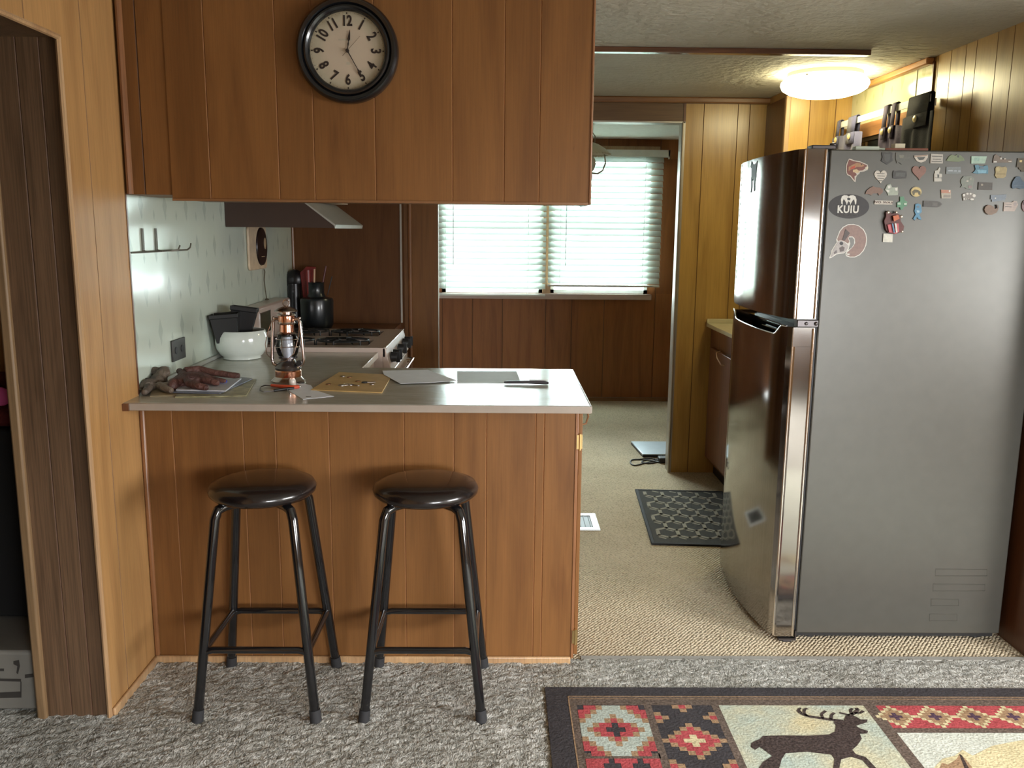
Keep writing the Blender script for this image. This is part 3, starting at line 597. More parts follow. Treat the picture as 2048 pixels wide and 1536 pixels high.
w = MB(); w.blob((1.42, 4.22, CZ-.036), (.005, .005, .005), 0, 8, 5); w.build('thumb_screw', brass, lp)
# ================================================================ curtains on the rod
rod = thing('curtain_rod', (1.80, 4.25, 2.03), 'flat white curtain rod across the kitchen window above the refrigerator', 'curtain rod')
w = MB(); w.box(1.797, 1.801, 3.78, 4.80, 2.027, 2.058); w.build('rail', white_pl, rod, bevel=.001)
for q in (0, 1):
    w = MB(); w.box(1.797, RX-.009, (3.897, 4.80)[q], (3.902, 4.805)[q], 2.027, 2.058); w.build('return_bracket', white_pl, rod)
def curtain(y0, y1, ztop, zbot, m, tabs, label, seed, sag):
    t = thing('curtain', (1.80, (y0+y1)/2, zbot), label, 'curtain', 'dark tab top curtains')
    w = MB(); n, k = 60, 12; b0 = 0; rg = random.Random(seed); ph = rg.random()*6
    for j in range(k+1):
        for i in range(n+1):
            u = i/n; v = j/k; y = y0+(y1-y0)*u
            near = min(max(0, abs(y-tb)-hw) for tb, hw in tabs); top = ztop - sag*min(1, (near/.12)**1.5)
            z = top+(zbot-top)*v
            xx = 1.790+(.004+.010*v)*math.sin(u*(y1-y0)*48+ph)+.003*math.sin(u*23+ph)
            w.v.append((xx, y, z))
    for j in range(k):
        for i in range(n): a = j*(n+1)+i; w.face([a, a+1, a+n+2, a+n+1])
    w.build('cloth', m, t, solid=.0025, angle=80)
    for tb, h in tabs:
        w = MB()
        prof = [(1.782, ztop-.055), (1.784, ztop), (1.790, 2.062), (1.799, 2.066), (1.808, 2.062), (1.807, ztop)]
        nrm = len(prof)
        for q in range(nrm-1):
            (xa, za), (xb, zb) = prof[q], prof[q+1]; w.poly([(xa, tb-h, za), (xa, tb+h, za), (xb, tb+h, zb), (xb, tb-h, zb)])
        tb_o = w.build('tab', m, t, solid=.003)
        w = MB(); w.lathe([(0, 0), (.0145, 0), (.0145, .003), (.009, .0065), (0, .0075)], (1.777, tb, ztop-.02), 18, 0, 'x'); 
        for i, v in enumerate(w.v): w.v[i] = (1.777-(v[0]-1.777), v[1], v[2])
        w.build('button', mat('gold_button', (.85, .72, .38), .35, .3), tb_o)
    return t
navy = mat('slate_navy_cloth', (.075, .075, .145), .85, bmp=.3, bs=300, sheen=.2); blk = mat('black_navy_cloth', (.005, .005, .008), .9, bmp=.3, bs=300)
curtain(4.44, 4.835, 1.985, 1.15, navy, ((4.58, .05), (4.76, .02)), 'slate blue tab top curtain at the far end of the rod', 2, .02)
curtain(4.02, 4.235, 1.965, 1.15, mat('dark_plum_cloth', (.055, .042, .075), .85, bmp=.3, bs=300), ((4.185, .022), (4.10, .02)), 'bunched dark plum tab curtain in the middle of the rod', 4, .03)
curtain(3.715, 4.005, 1.985, 1.15, blk, ((3.86, .095),), 'black tab top curtain at the near end of the rod', 5, .01)
# ================================================================ blinds in the far room
slat = None
def slat_mat():
    m, nt, b = new_mat('translucent_white_slat'); b.inputs['Base Color'].default_value = (.74, .79, .75, 1); b.inputs['Roughness'].default_value = .4
    out = nt.nodes['Material Output']; tr = N(nt, 'ShaderNodeBsdfTranslucent'); tr.inputs[0].default_value = (.86, .93, .89, 1); mx = N(nt, 'ShaderNodeMixShader'); mx.inputs[0].default_value = .2
    L(nt, b.outputs[0], mx.inputs[1]); L(nt, tr.outputs[0], mx.inputs[2]); L(nt, mx.outputs[0], out.inputs[0]); return m
slat_m = slat_mat()
def blind(x0, x1, ztop, zbot, yb, label, hx0, hx1, cord):
    t = thing('window_blind', ((x0+x1)/2, yb, zbot), label, 'blind', 'white slatted blinds in the far room')
    w = MB(); w.box(hx0, hx1, yb-.03, yb+.03, ztop, ztop+.055); w.build('headrail', white_pt, t, bevel=.002)
    if hx1 > x1+.02: w = MB(); w.box(hx1-.014, hx1, yb-.045, yb-.03, ztop-.018, ztop+.055); w.box(hx0, hx1, yb-.045, yb-.04, ztop, ztop+.055); w.build('valance', white_pt, t, bevel=.001)
    z = ztop-.022; tl = rad(57); c, s_ = math.cos(tl)*.0265, math.sin(tl)*.0265
    while z > zbot+.035:
        w = MB(); w.prism([(x0, yb-c, z-s_), (x0, yb, z+.0015), (x0, yb+c, z+s_), (x0, yb+c, z+s_+.0028), (x0, yb, z+.005), (x0, yb-c, z-s_+.0028)], (x1-x0, 0, 0)); w.build('slat', slat_m, t); z -= .0505
    w = MB(); w.box(x0, x1, yb-.026, yb+.026, zbot, zbot+.016); w.build('bottom_rail', white_pt, t, bevel=.003)
    w = MB()
    for x in (x0+.10, x1-.15):
        w.tube([(x, yb-.027, zbot+.01), (x, yb-.027, ztop)], .0015, 5); w.tube([(x, yb+.027, zbot+.01), (x, yb+.027, ztop)], .0015, 5)
    w.build('ladder_cord', white_pl, t)
    w = MB(); w.tube([(cord, yb-.04, 1.18), (cord, yb-.038, ztop)], .003, 6); w.build('tilt_wand', mat('grey_wand', (.35, .37, .36), .4), t)
    return t
blind(-.565, .385, 2.085, .918, BY-.04, 'white slatted blind on the left half of the far window, hanging lower', -.57, .392, -.40)
blind(.405, 1.357, 2.085, 1.005, BY-.06, 'white slatted blind on the right half of the far window, ending higher', .402, 1.40, .55)
w = MB(); w.prism([P('Y', BY+.05, *q) for q in ((1057, 511), (1070, 511), (1070, 530), (1067, 537), (1057, 527))], (0, .004, 0)); tag(w.build('window_sticker', mat('beige_sticker', (.12, .10, .08), .7)), 'small beige tag stuck on the pane of the far window', 'sticker')
# ================================================================ pendant lamp in the far room
pn = thing('pendant_lamp', (.60, 6.2, 1.87), 'hanging lantern style lamp with a scalloped beige shade in the far room', 'lamp')
pc = (.60, 6.2, 0); sh = mat('beige_metal_shade', (.50, .45, .32), .45, .1)
w = MB(); w.lathe([(.006, 2.085), (.03, 2.078), (.07, 2.065), (.12, 2.035), (.15, 2.005), (.152, 1.998), (.147, 1.998), (.115, 2.025), (.07, 2.055), (.01, 2.07)], pc, 40); w.build('shade', sh, pn)
w = MB()
for k in range(40): a = 2*math.pi*k/40; w.blob((.6+.149*math.cos(a), 6.2+.149*math.sin(a), 1.997), (.011, .011, .008), 0, 6, 4)
w.build('scalloped_rim', sh, pn)
w = MB(); w.lathe([(.03, 1.99), (.05, 1.965), (.056, 1.935), (.045, 1.895), (.03, 1.88)], pc, 24); w.build('glass_chimney', mat('frosted_chimney', (.7, .72, .66), .25), pn)
w = MB(); w.lathe([(0, 1.82), (.03, 1.825), (.034, 1.85), (.03, 1.88), (0, 1.88)], pc, 24); w.build('burner_cup', mat('rosy_metal', (.45, .3, .24), .35, .8), pn)
w = MB()
for s in (-1, 1): w.tube([(.6+s*.03, 6.2, 1.872), (.6+s*.07, 6.2, 1.867), (.6+s*.105, 6.2, 1.89), (.6+s*.123, 6.2, 1.94), (.6+s*.11, 6.2, 2.02)], .005, 8)
w.build('side_arm', mat('dull_brass', (.3, .26, .17), .4, .8), pn)
w = MB(); w.tube([(.6-.045, 6.2, 2.065), (.6-.045, 6.2, 2.12), (.6-.03, 6.2, 2.14), (.6+.03, 6.2, 2.14), (.6+.045, 6.2, 2.12), (.6+.045, 6.2, 2.065)], .004, 8); w.tube([(.6, 6.2, 2.14), (.6, 6.2, CZ-.02)], .004, 8); w.build('hanger', MATS['dull_brass'], pn)
w = MB(); w.lathe([(0, CZ-.022), (.05, CZ-.018), (.07, CZ-.001), (0, CZ-.001)], pc, 24); w.build('ceiling_rose', white_pt, pn)
# ================================================================ refrigerator
def steel_mat(name, c, rough, metal, streak=.12):
    m, nt, b = new_mat(name); v = coords(nt, (1, 260, 1.2)); n = N(nt, 'ShaderNodeTexNoise', Scale=1.6, Detail=4.); L(nt, v, n.inputs['Vector'])
    v2 = coords(nt, (1, 1, 1)); n2 = N(nt, 'ShaderNodeTexNoise', Scale=5., Detail=4.); L(nt, v2, n2.inputs['Vector'])
    L(nt, ramp(nt, n.outputs[0], [(.3, [x*(1-streak) for x in c]), (.7, [x*(1+streak) for x in c])]), b.inputs['Base Color'])
    L(nt, mth(nt, 'ADD', mth(nt, 'MULTIPLY', n2.outputs[0], .10), rough-.05), b.inputs['Roughness']); b.inputs['Metallic'].default_value = metal; return m
steel = steel_mat('brushed_stainless', (.345, .32, .295), .10, .97); side_m = mat('grey_painted_side', (.082, .079, .068), .33, .3, spec=.65)
FY = 2.965
fr = thing('refrigerator', (1.43, 3.32, 0), 'tall stainless steel top freezer refrigerator covered in magnets', 'refrigerator')
w = MB(); w.box(1.093, 1.842, FY, 3.685, .035, 1.752); w.build('body', side_m, fr, bevel=.004)
w = MB()
for x in (1.16, 1.78):
    for y in (3.02, 3.62): w.lathe([(0, .0025), (.02, .0025), (.018, .035), (0, .035)], (x, y, 0), 14)
w.box(1.10, 1.83, FY+.02, 3.67, .015, .036); w.build('foot', black_pl, fr)
w = MB(); w.box(1.083, 1.0935, FY+.008, 3.68, .04, 1.745); w.build('gasket', black_pl, fr)
def front(y):
    u = (y-FY)/(3.68-FY); return 1.004 - .034*math.sin(math.pi*min(1, max(0, u)))**.8 - .012*u
ys_ = [FY+(3.68-FY)*k/24 for k in range(25)]
def outline(inset=0):
    p = [(1.083, FY), (1.018, FY), (1.012, FY+.003), (1.009, FY+.009), (1.0125, FY+.014)]
    p += [(front(y)+inset, y) for y in ys_ if y > FY+.02] + [(.992, 3.685), (1.083, 3.685)]
    return p
w = MB(); w.prism([(x, y, 1.186) for x, y in outline()], (0, 0, 1.754-1.186)); dz = w.build('freezer_door', steel, fr, angle=25)
w = MB(); w.prism([(x, y, .022) for x, y in outline()], (0, 0, 1.092-.022)); ld = w.build('lower_door', steel, fr, angle=25)
def lip(y):
    u = (y-3.03)/(3.655-3.03)
    if u <= 0 or u >= 1: return 1.158
    e = min(1, min(u/.10, (1-u)/.13)); return 1.158-(.030+.006*(1-u))*(e*e*(3-2*e))
w = MB(); ysd = [FY+(3.684-FY)*k/60 for k in range(61)]
for a, b in zip(ysd, ysd[1:]):
    xa, xb = front(a), front(b)
    if a < FY+.02: xa = 1.0125
    if b < FY+.02: xb = 1.0125
    w.poly([(xa, a, 1.09), (xb, b, 1.09), (xb, b, lip(b)), (xa, a, lip(a))]); w.poly([(xa, a, lip(a)), (xb, b, lip(b)), (xb+.006, b, lip(b)), (xa+.006, a, lip(a))]); w.poly([(xa+.006, a, 1.09), (xb+.006, b, 1.09), (xb+.006, b, lip(b)), (xa+.006, a, lip(a))])
w.box(1.009, 1.083, FY, FY+.03, 1.0915, 1.158); w.box(.994, 1.083, 3.655, 3.685, 1.0915, 1.158); w.build('handle_lip', steel, ld, angle=25)
w = MB(); w.tube([(front(y)+.001, y, lip(y)) for y in ysd if 3.0 < y < 3.68], .0028, 8); w.build('bright_lip_edge', chrome, ld)
w = MB(); w.box(1.028, 1.08, FY+.031, 3.654, 1.0915, 1.150); w.build('handle_pocket', black_gl, ld)
w = MB(); w.tube([(1.024, 3.18, 1.142), (1.020, 3.35, 1.142)], .003, 6); w.tube([(1.024, 3.16, 1.125), (1.020, 3.36, 1.125)], .003, 6); w.build('pocket_ribs', chrome, ld)
for z0, z1, p in ((1.189, 1.751, dz), (.026, 1.155, ld)):
    w = MB(); w.tube([(1.0785, FY-.0015, z0), (1.0785, FY-.0015, z1)], .005, 10); w.build('bright_edge', mat('polished_edge', (.85, .8, .76), .12, 1), p)
    w = MB(); w.tube([(1.0105, FY+.004, z0), (1.0105, FY+.004, z1)], .004, 10); w.build('corner_ridge', MATS['polished_edge'], p)
w = MB(); w.box(1.02, 1.092, FY-.004, FY+.03, 1.160, 1.184); w.blob((1.05, FY-.004, 1.172), (.007, .004, .006)); w.blob((1.083, FY-.006, 1.172), (.006, .005, .007)); w.build('middle_hinge', mat('hinge_metal', (.10, .09, .09), .3, .8), fr, bevel=.002)
w = MB(); w.box(1.03, 1.11, FY-.003, FY+.05, 1.753, 1.766); w.lathe([(0, 0), (.012, 0), (.012, .02), (0, .022)], (1.105, FY+.012, 1.753), 16); w.build('top_hinge_cover', MATS['hinge_metal'], fr, bevel=.003)
w = MB(); w.box(1.03, 1.088, FY-.002, FY+.02, .006, .014); w.box(1.088, 1.092, FY-.004, FY+.01, .006, .045); w.box(1.045, 1.075, FY-.006, FY+.01, .0, .007); w.build('bottom_hinge', MATS['hinge_metal'], fr)
w = MB()
for (x0, x1, y) in ((1871, 1974, 1145), (1866, 1970, 1175), (1862, 1917, 1205), (1859, 1914, 1235)):
    a = P('Y', FY, x0, y-7); b = P('Y', FY, x1, y-6); c = P('Y', FY, x1, y+7); d = P('Y', FY, x0, y+7)
    w.tube([q+Vector((0, .0012, 0)) for q in (a, b, c, d)], .0024, 6, closed=True)
w.build('embossed_ribs', side_m, fr)
# ---------------------------------------------------------------- magnets on the side
def pxs(x, y): return (P('Y', FY, x+1, y)-P('Y', FY, x, y)).length
def el(cx, cy, rx, ry, n=22, a0=0, a1=360): return [(cx+rx*math.cos(rad(a0+(a1-a0)*k/n)), cy+ry*math.sin(rad(a0+(a1-a0)*k/n))) for k in range(n if a1-a0 == 360 else n+1)]
def rr(x0, y0, x1, y1, r=1.5): return [(x0+r, y0), (x1-r, y0), (x1, y0+r), (x1, y1-r), (x1-r, y1), (x0+r, y1), (x0, y1-r), (x0, y0+r)]
def heart(cx, cy, w_, h):
    o = []
    for k in range(24):
        t = 2*math.pi*k/24; x = 16*math.sin(t)**3; y = 13*math.cos(t)-5*math.cos(2*t)-2*math.cos(3*t)-math.cos(4*t); o.append((cx+x/32*w_, cy-(y+2)/29*h))
    return o
def A_(pts): return [(1640+u/5.909, 280+v/5.909) for u, v in pts]
def B_(pts): return [(1840+u/9.846, 290+v/9.846) for u, v in pts]
CM = {}
def cm(c, rough=.45, metal=0):
    k = (c, rough, metal)
    if k not in CM: CM[k] = mat('magnet_paint_%d' % len(CM), tuple(.74*q+.0*sum(c) for q in c), rough, metal, var=.12, vs=120)
    return CM[k]
def magnet(label, layers, name='fridge_magnet', cat='magnet', group='magnets on the refrigerator side', base=.0002, texts=()):
    """layers: (outline in photo pixels, material, thickness); each next layer lies on the one below"""
    w = MB(); mats = []; h = base
    for pts, mm, th in layers:
        if mm not in mats: mats.append(mm)
        if th < 0: w.prism([P('Y', FY, *p)+Vector((0, -h, 0)) for p in pts], (0, -.0005, 0), mats.index(mm))
        else: w.prism([P('Y', FY, *p)+Vector((0, -h, 0)) for p in pts], (0, -th, 0), mats.index(mm)); h += th
    for body, (x, y), hp, mm, bold, sx, rot in texts:
        if mm not in mats: mats.append(mm)
        M = Matrix.Translation(P('Y', FY, x, y)+Vector((0, -h-.0006, 0))) @ Matrix.Rotation(rad(rot), 4, 'Y') @ Matrix.Rotation(rad(90), 4, 'X'); k = pxs(x, y)
        w.text(body, hp*k/.72, M, mats.index(mm), bold*k, .0003, sx=sx, spc=1.12)
    return tag(w.build(name, mats), label, cat, group)
cream = cm((.62, .56, .48)); wht = cm((.74, .72, .66)); blkm = cm((.012, .011, .012)); dkgr = cm((.085, .085, .075)); brn = cm((.23, .085, .055)); grn = cm((.09, .26, .14)); blu = cm((.08, .26, .42)); gold = cm((.5, .38, .16), .3, .3); red = cm((.45, .05, .05)); tan = cm((.36, .2, .12)); slb = cm((.13, .19, .25)); dks = cm((.05, .045, .04))
DG = 'stickers on the refrigerator side'
magnet('trout head die cut sticker with cream outline at the top left of the refrigerator side', [
 (A_([(340, 220), (365, 225), (400, 240), (470, 252), (530, 278), (562, 292), (568, 325), (560, 355), (520, 372), (470, 378), (462, 400), (440, 415), (425, 440), (420, 470), (418, 498), (400, 492), (375, 460), (350, 428), (318, 415), (305, 380), (303, 310), (318, 262)]), cream, .0015),
 (A_([(343, 232), (400, 252), (470, 264), (525, 288), (552, 300), (540, 330), (500, 360), (440, 366), (400, 355), (385, 372), (425, 395), (430, 415), (405, 430), (408, 478), (385, 450), (360, 420), (325, 405), (315, 375), (316, 310), (330, 262)]), cm((.20, .055, .035)), .0006),
 (A_([(385, 290), (440, 268), (500, 285), (520, 305), (490, 320), (430, 318), (395, 340), (360, 350), (335, 370), (335, 320)]), cm((.42, .22, .10)), .0004),
 (A_([(372, 318), (415, 300), (405, 335), (345, 348)]), cm((.55, .06, .02)), .0003), (A_([(385, 352), (430, 346), (468, 372), (440, 392), (385, 380)]), cm((.66, .48, .27)), .0003),
 (A_([(528, 322), (562, 318), (560, 342), (535, 345)]), cm((.75, .68, .5)), .0003), (A_(el(487, 290, 7, 7)), blkm, .0003)], 'sticker', 'sticker', DG)
kb = magnet('black oval sticker with white KUIU lettering and ram horns', [(A_(el(340, 785, 240, 144, 40)), cm((.020, .015, .015), .5), .0008),
 (A_([(250, 752), (246, 700), (258, 665), (285, 652), (318, 655), (338, 668), (358, 655), (392, 652), (418, 668), (430, 705), (426, 752), (412, 768), (410, 735), (400, 700), (385, 715), (366, 745), (358, 770), (352, 740), (338, 722), (324, 742), (316, 770), (306, 738), (290, 712), (276, 700), (266, 728), (268, 768)]), wht, .0003),
 (A_([(318, 690), (338, 680), (358, 690), (352, 712), (324, 712)]), blkm, .0003)], 'sticker', 'sticker', DG, texts=[('KUIU', (1640+328/5.909, 280+823/5.909), 14.2, wht, .72, .88, 0), ('ULTRALIGHT HUNTING', (1640+318/5.909, 280+888/5.909), 2.2, cm((.12, .11, .1)), .05, 1.15, 0)])
rs = magnet('ram skull sticker with big curled brown horn outlined in white', [
 (A_([(205, 1135), (228, 1075), (270, 1025), (330, 995), (395, 992), (460, 1010), (515, 1055), (545, 1110), (554, 1170), (545, 1245), (515, 1310), (470, 1360), (410, 1388), (350, 1388), (305, 1372), (298, 1345), (310, 1318), (280, 1340), (230, 1345), (195, 1352), (165, 1372), (135, 1392), (110, 1400), (108, 1388), (130, 1340), (135, 1305), (160, 1260), (195, 1210), (190, 1175)]), wht, .0008),
 (A_([(215, 1140), (238, 1082), (278, 1034), (334, 1005), (395, 1001), (455, 1019), (508, 1062), (536, 1115), (545, 1170), (536, 1242), (507, 1304), (464, 1352), (408, 1379), (355, 1379), (312, 1360), (318, 1332), (350, 1300), (390, 1262), (415, 1215), (410, 1165), (385, 1140), (345, 1140), (330, 1160), (345, 1200), (330, 1225), (290, 1200), (245, 1185), (212, 1195), (203, 1170)]), cm((.28, .17, .14)), .0003),
 (A_([(340, 1150), (382, 1150), (404, 1180), (400, 1230), (375, 1270), (335, 1300), (345, 1260), (356, 1225), (352, 1190), (338, 1165)]), side_m, .0002),
 (A_([(212, 1200), (245, 1190), (285, 1205), (328, 1240), (335, 1262), (310, 1310), (275, 1332), (225, 1335), (185, 1345), (140, 1378), (122, 1382), (142, 1340), (148, 1308), (172, 1265)]), cm((.46, .42, .40)), .0003),
 (A_(el(250, 1222, 22, 20)), blkm, .0002), (A_([(225, 1275), (262, 1255), (290, 1270), (280, 1310), (235, 1322)]), cm((.12, .09, .085)), .0002), (A_([(160, 1330), (190, 1300), (200, 1330), (165, 1350)]), cm((.14, .12, .12)), .0002),
 (A_([(300, 1050), (350, 1100), (330, 1130), (290, 1190), (262, 1178), (280, 1120)]), cm((.075, .05, .045)), .0002), (A_([(310, 1340), (350, 1345), (340, 1360), (315, 1355)]), wht, .0002)], 'sticker', 'sticker', DG)
magnet('dark shield shaped magnet in the top row', [(A_([(725, 150), (755, 143), (790, 150), (825, 143), (852, 150), (846, 205), (855, 245), (820, 270), (788, 290), (755, 270), (718, 248), (735, 205)]), dks, .003), (A_([(750, 165), (825, 165), (820, 240), (788, 262), (755, 242)]), dkgr, .0006)])
magnet('grey green state shaped magnet beside the shield magnet', [(A_([(895, 150), (1000, 152), (1065, 165), (1062, 215), (1000, 235), (960, 290), (925, 262), (905, 275), (890, 215)]), cm((.12, .12, .10)), .0025), (A_([(930, 175), (990, 180), (980, 215), (935, 215)]), cm((.2, .19, .15)), .0005)])
magnet('cream half moon magnet with beaded rim', [(A_([(1108, 185), (1270, 175), (1268, 210), (1240, 250), (1190, 268), (1145, 255), (1110, 210)]), cream, .003), (A_([(1140, 205), (1240, 200), (1215, 235), (1165, 238)]), dkgr, .0004), (A_([(1115, 190), (1262, 182), (1262, 190), (1115, 198)]), tan, .0004)])
magnet('cream rectangular magnet with three grey lines, top row', [(B_([(205, 175), (445, 185), (440, 365), (195, 360)]), cm((.52, .48, .42)), .003), (B_([(225, 215), (430, 222), (430, 235), (225, 228)]), dkgr, -1), (B_([(240, 275), (400, 280), (400, 292), (240, 288)]), dkgr, -1), (B_([(220, 320), (420, 326), (418, 338), (220, 332)]), dkgr, -1)])
magnet('green hill shaped magnet with a dark tree, top row', [(B_([(510, 310), (560, 230), (620, 190), (680, 215), (730, 185), (790, 205), (850, 260), (870, 305), (760, 330), (600, 325)]), cm((.20, .25, .13)), .003), (B_([(720, 205), (760, 200), (755, 250), (725, 245)]), dkgr, .0005)])
magnet('pale mint rectangular magnet, top row', [(B_([(1005, 220), (1310, 225), (1270, 365), (1000, 368)]), cm((.42, .58, .47)), .003), (B_([(1060, 255), (1160, 250), (1150, 320), (1070, 325)]), cm((.33, .5, .42)), .0004)])
magnet('brown town skyline magnet with a white base strip', [(B_([(1425, 330), (1450, 210), (1490, 185), (1560, 240), (1590, 225), (1620, 285), (1800, 290), (1805, 345), (1425, 352)]), cm((.2, .15, .11)), .003), (B_([(1440, 320), (1500, 322), (1500, 345), (1440, 345)]), wht, -1), (B_([(1570, 255), (1600, 250), (1600, 285), (1570, 285)]), wht, -1), (B_([(1640, 265), (1680, 262), (1680, 285), (1640, 285)]), cream, -1), (B_([(1730, 315), (1790, 315), (1790, 335), (1730, 335)]), cream, -1)])
magnet('olive brown state shaped magnet at the far right edge', [(B_([(1915, 262), (2150, 262), (2150, 530), (1985, 528), (1970, 490), (1940, 480), (1930, 440), (1890, 440)]), cm((.12, .09, .045)), .003), (B_([(1950, 300), (2000, 300), (1995, 340), (1950, 340)]), gold, .0004)])
magnet('cream heart magnet with lines of writing', [(A_(heart(712, 437, 150, 160)), cream, .003), (A_([(665, 392), (758, 396), (758, 403), (665, 399)]), dkgr, -1), (A_([(672, 420), (760, 424), (760, 432), (672, 428)]), dkgr, -1), (A_([(675, 450), (752, 454), (752, 461), (675, 457)]), dkgr, -1), (A_([(690, 478), (738, 480), (738, 487), (690, 485)]), dkgr, -1)])
magnet('dark grey wavy rectangular magnet between the two heart magnets', [(A_([(865, 362), (905, 370), (950, 360), (1018, 372), (1022, 420), (1010, 455), (900, 460), (858, 452), (855, 400)]), dks, .003), (A_([(890, 385), (1000, 390), (995, 435), (885, 430)]), dkgr, .0005)])
magnet('plain rusty brown heart magnet', [(A_(heart(1166, 388, 168, 168)), cm((.26, .12, .085)), .004)])
magnet('brown walking bear magnet', [(A_([(530, 640), (545, 600), (580, 570), (620, 548), (660, 560), (700, 562), (738, 585), (735, 620), (715, 640), (690, 655), (680, 630), (620, 632), (600, 655), (570, 640)]), cm((.22, .12, .08)), .004)])
magnet('white and pale green animal scene magnet', [(A_([(790, 530), (830, 520), (850, 560), (915, 555), (920, 620), (915, 652), (800, 655), (790, 620), (762, 590)]), cm((.38, .42, .34)), .003), (A_([(795, 545), (830, 535), (825, 570), (800, 575)]), wht, .0004), (A_([(880, 570), (908, 565), (905, 600), (885, 600)]), wht, -1), (A_([(775, 590), (815, 590), (810, 620), (785, 618)]), wht, -1)])
magnet('round gold magnet with a dark animal', [(A_(el(1132, 613, 68, 64, 30)), cm((.22, .2, .13)), .003), (A_(el(1132, 613, 60, 56, 30)), gold, .0005), (A_([(1080, 610), (1110, 585), (1150, 590), (1180, 610), (1182, 650), (1160, 648), (1150, 620), (1115, 625), (1108, 655), (1092, 650)]), cm((.12, .1, .05)), .0005)])
magnet('small cream strip magnet reading NO WAY', [(A_([(645, 712), (855, 720), (850, 765), (638, 760)]), cream, .003)], texts=[('NO WAY', (1640+748/5.909, 280+739/5.909), 4.1, cm((.08, .03, .02)), .10, 1.5, 2)])
magnet('green clover shaped cross magnet', [(A_([(940, 670), (985, 668), (995, 715), (1025, 730), (1020, 780), (985, 790), (970, 825), (945, 822), (940, 795), (905, 795), (905, 740), (940, 725)]), grn, .004), (A_([(910, 742), (945, 742), (945, 765), (910, 765)]), cm((.5, .62, .5)), .0004), (A_([(985, 745), (1018, 745), (1015, 768), (985, 768)]), cm((.5, .62, .5)), -1)])
magnet('blue dancing figure ribbon magnet', [(A_([(1120, 760), (1150, 750), (1185, 765), (1190, 800), (1195, 850), (1165, 880), (1190, 925), (1190, 945), (1160, 935), (1140, 910), (1115, 950), (1095, 930), (1125, 880), (1110, 840), (1118, 800)]), blu, .004), (A_(el(1150, 790, 16, 14)), slb, .0006), (A_([(1130, 830), (1170, 835), (1165, 860), (1135, 858)]), cm((.35, .55, .68)), -1)])
magnet('dark bullet shaped strip magnet', [(B_([(62, 1098), (330, 1108), (385, 1125), (428, 1165), (385, 1210), (320, 1230), (55, 1215)]), cm((.075, .065, .055)), .0035), (B_([(230, 1130), (335, 1135), (330, 1205), (225, 1200)]), cm((.11, .1, .085)), .0004)])
magnet('white thumbs up cowboy magnet', [(B_([(285, 510), (340, 495), (370, 440), (395, 455), (385, 500), (365, 560), (425, 570), (425, 625), (415, 640), (418, 715), (270, 720), (272, 560), (285, 560)]), cm((.6, .57, .5)), .003), (B_([(330, 580), (370, 585), (365, 640), (335, 640)]), dkgr, .0004), (B_([(285, 640), (412, 645), (410, 655), (285, 650)]), dkgr, -1)])
magnet('faded blue grey rectangular magnet with a pale line of letters', [(B_([(512, 432), (790, 430), (800, 565), (505, 568)]), cm((.21, .23, .23)), .003), (B_([(540, 495), (640, 497), (640, 520), (540, 518)]), cm((.42, .46, .5)), .0003), (B_([(655, 500), (720, 500), (720, 522), (655, 522)]), cm((.42, .46, .5)), -1), (B_([(740, 498), (790, 498), (790, 528), (740, 528)]), cm((.42, .46, .5)), -1)])
magnet('blue two headed boat shaped magnet', [(B_([(1065, 400), (1125, 390), (1160, 415), (1240, 420), (1280, 405), (1315, 400), (1330, 450), (1328, 565), (1240, 560), (1130, 570), (1070, 560), (1025, 550), (1060, 520), (1085, 480)]), cm((.10, .25, .34)), .004), (B_([(1110, 490), (1300, 495), (1280, 555), (1130, 555)]), cm((.22, .45, .58)), .0005), (B_([(1160, 430), (1240, 432), (1235, 470), (1160, 468)]), slb, -1)])
magnet('mustard yellow plate magnet with a round corner', [(B_([(1470, 470), (1490, 430), (1540, 418), (1600, 440), (1680, 425), (1705, 470), (1690, 550), (1680, 620), (1630, 652), (1500, 655), (1465, 600), (1480, 540)]), cm((.42, .33, .15)), .0035), (B_(el(1522, 482, 40, 42)), cm((.52, .42, .2)), .0005), (B_([(1500, 565), (1670, 565), (1665, 580), (1500, 580)]), cm((.28, .2, .07)), -1)])
magnet('grey green map outline magnet with small pale spots', [(B_([(800, 680), (850, 615), (920, 610), (1000, 605), (1050, 650), (1060, 690), (1040, 760), (1030, 860), (990, 882), (900, 860), (880, 840), (790, 835), (820, 790), (795, 745)]), cm((.22, .24, .2)), .003), (B_([(905, 700), (945, 700), (940, 725), (905, 722)]), cream, .0003), (B_([(960, 650), (1010, 655), (1000, 690), (960, 690)]), cm((.36, .34, .28)), -1), (B_([(940, 800), (1010, 800), (1005, 850), (940, 850)]), cm((.32, .22, .22)), -1)])
magnet('plain dark brown rectangular magnet with one pale dot', [(B_([(1145, 732), (1418, 742), (1410, 888), (1135, 882)]), cm((.075, .06, .045)), .0035), (B_(el(1210, 785, 22, 22)), cm((.3, .26, .2)), .0003)])
magnet('dark blue cap shaped magnet at the right edge', [(B_([(1790, 800), (1810, 720), (1870, 630), (1930, 618), (1975, 640), (1970, 670), (2030, 730), (2060, 790), (2055, 850), (1960, 868), (1890, 845), (1830, 860), (1800, 850)]), cm((.07, .12, .18)), .005), (B_([(1830, 790), (2040, 800), (2040, 812), (1830, 802)]), slb, .0004)])
magnet('orange and cream slot panel magnet', [(B_([(405, 880), (600, 885), (600, 1050), (415, 1050)]), cm((.5, .45, .36)), .003), (B_([(405, 885), (590, 890), (590, 950), (410, 945)]), cm((.5, .22, .14)), .0005), (B_([(455, 985), (590, 988), (588, 1035), (455, 1032)]), cm((.3, .26, .22)), -1), (B_([(555, 890), (578, 890), (578, 930), (555, 930)]), wht, -1)])
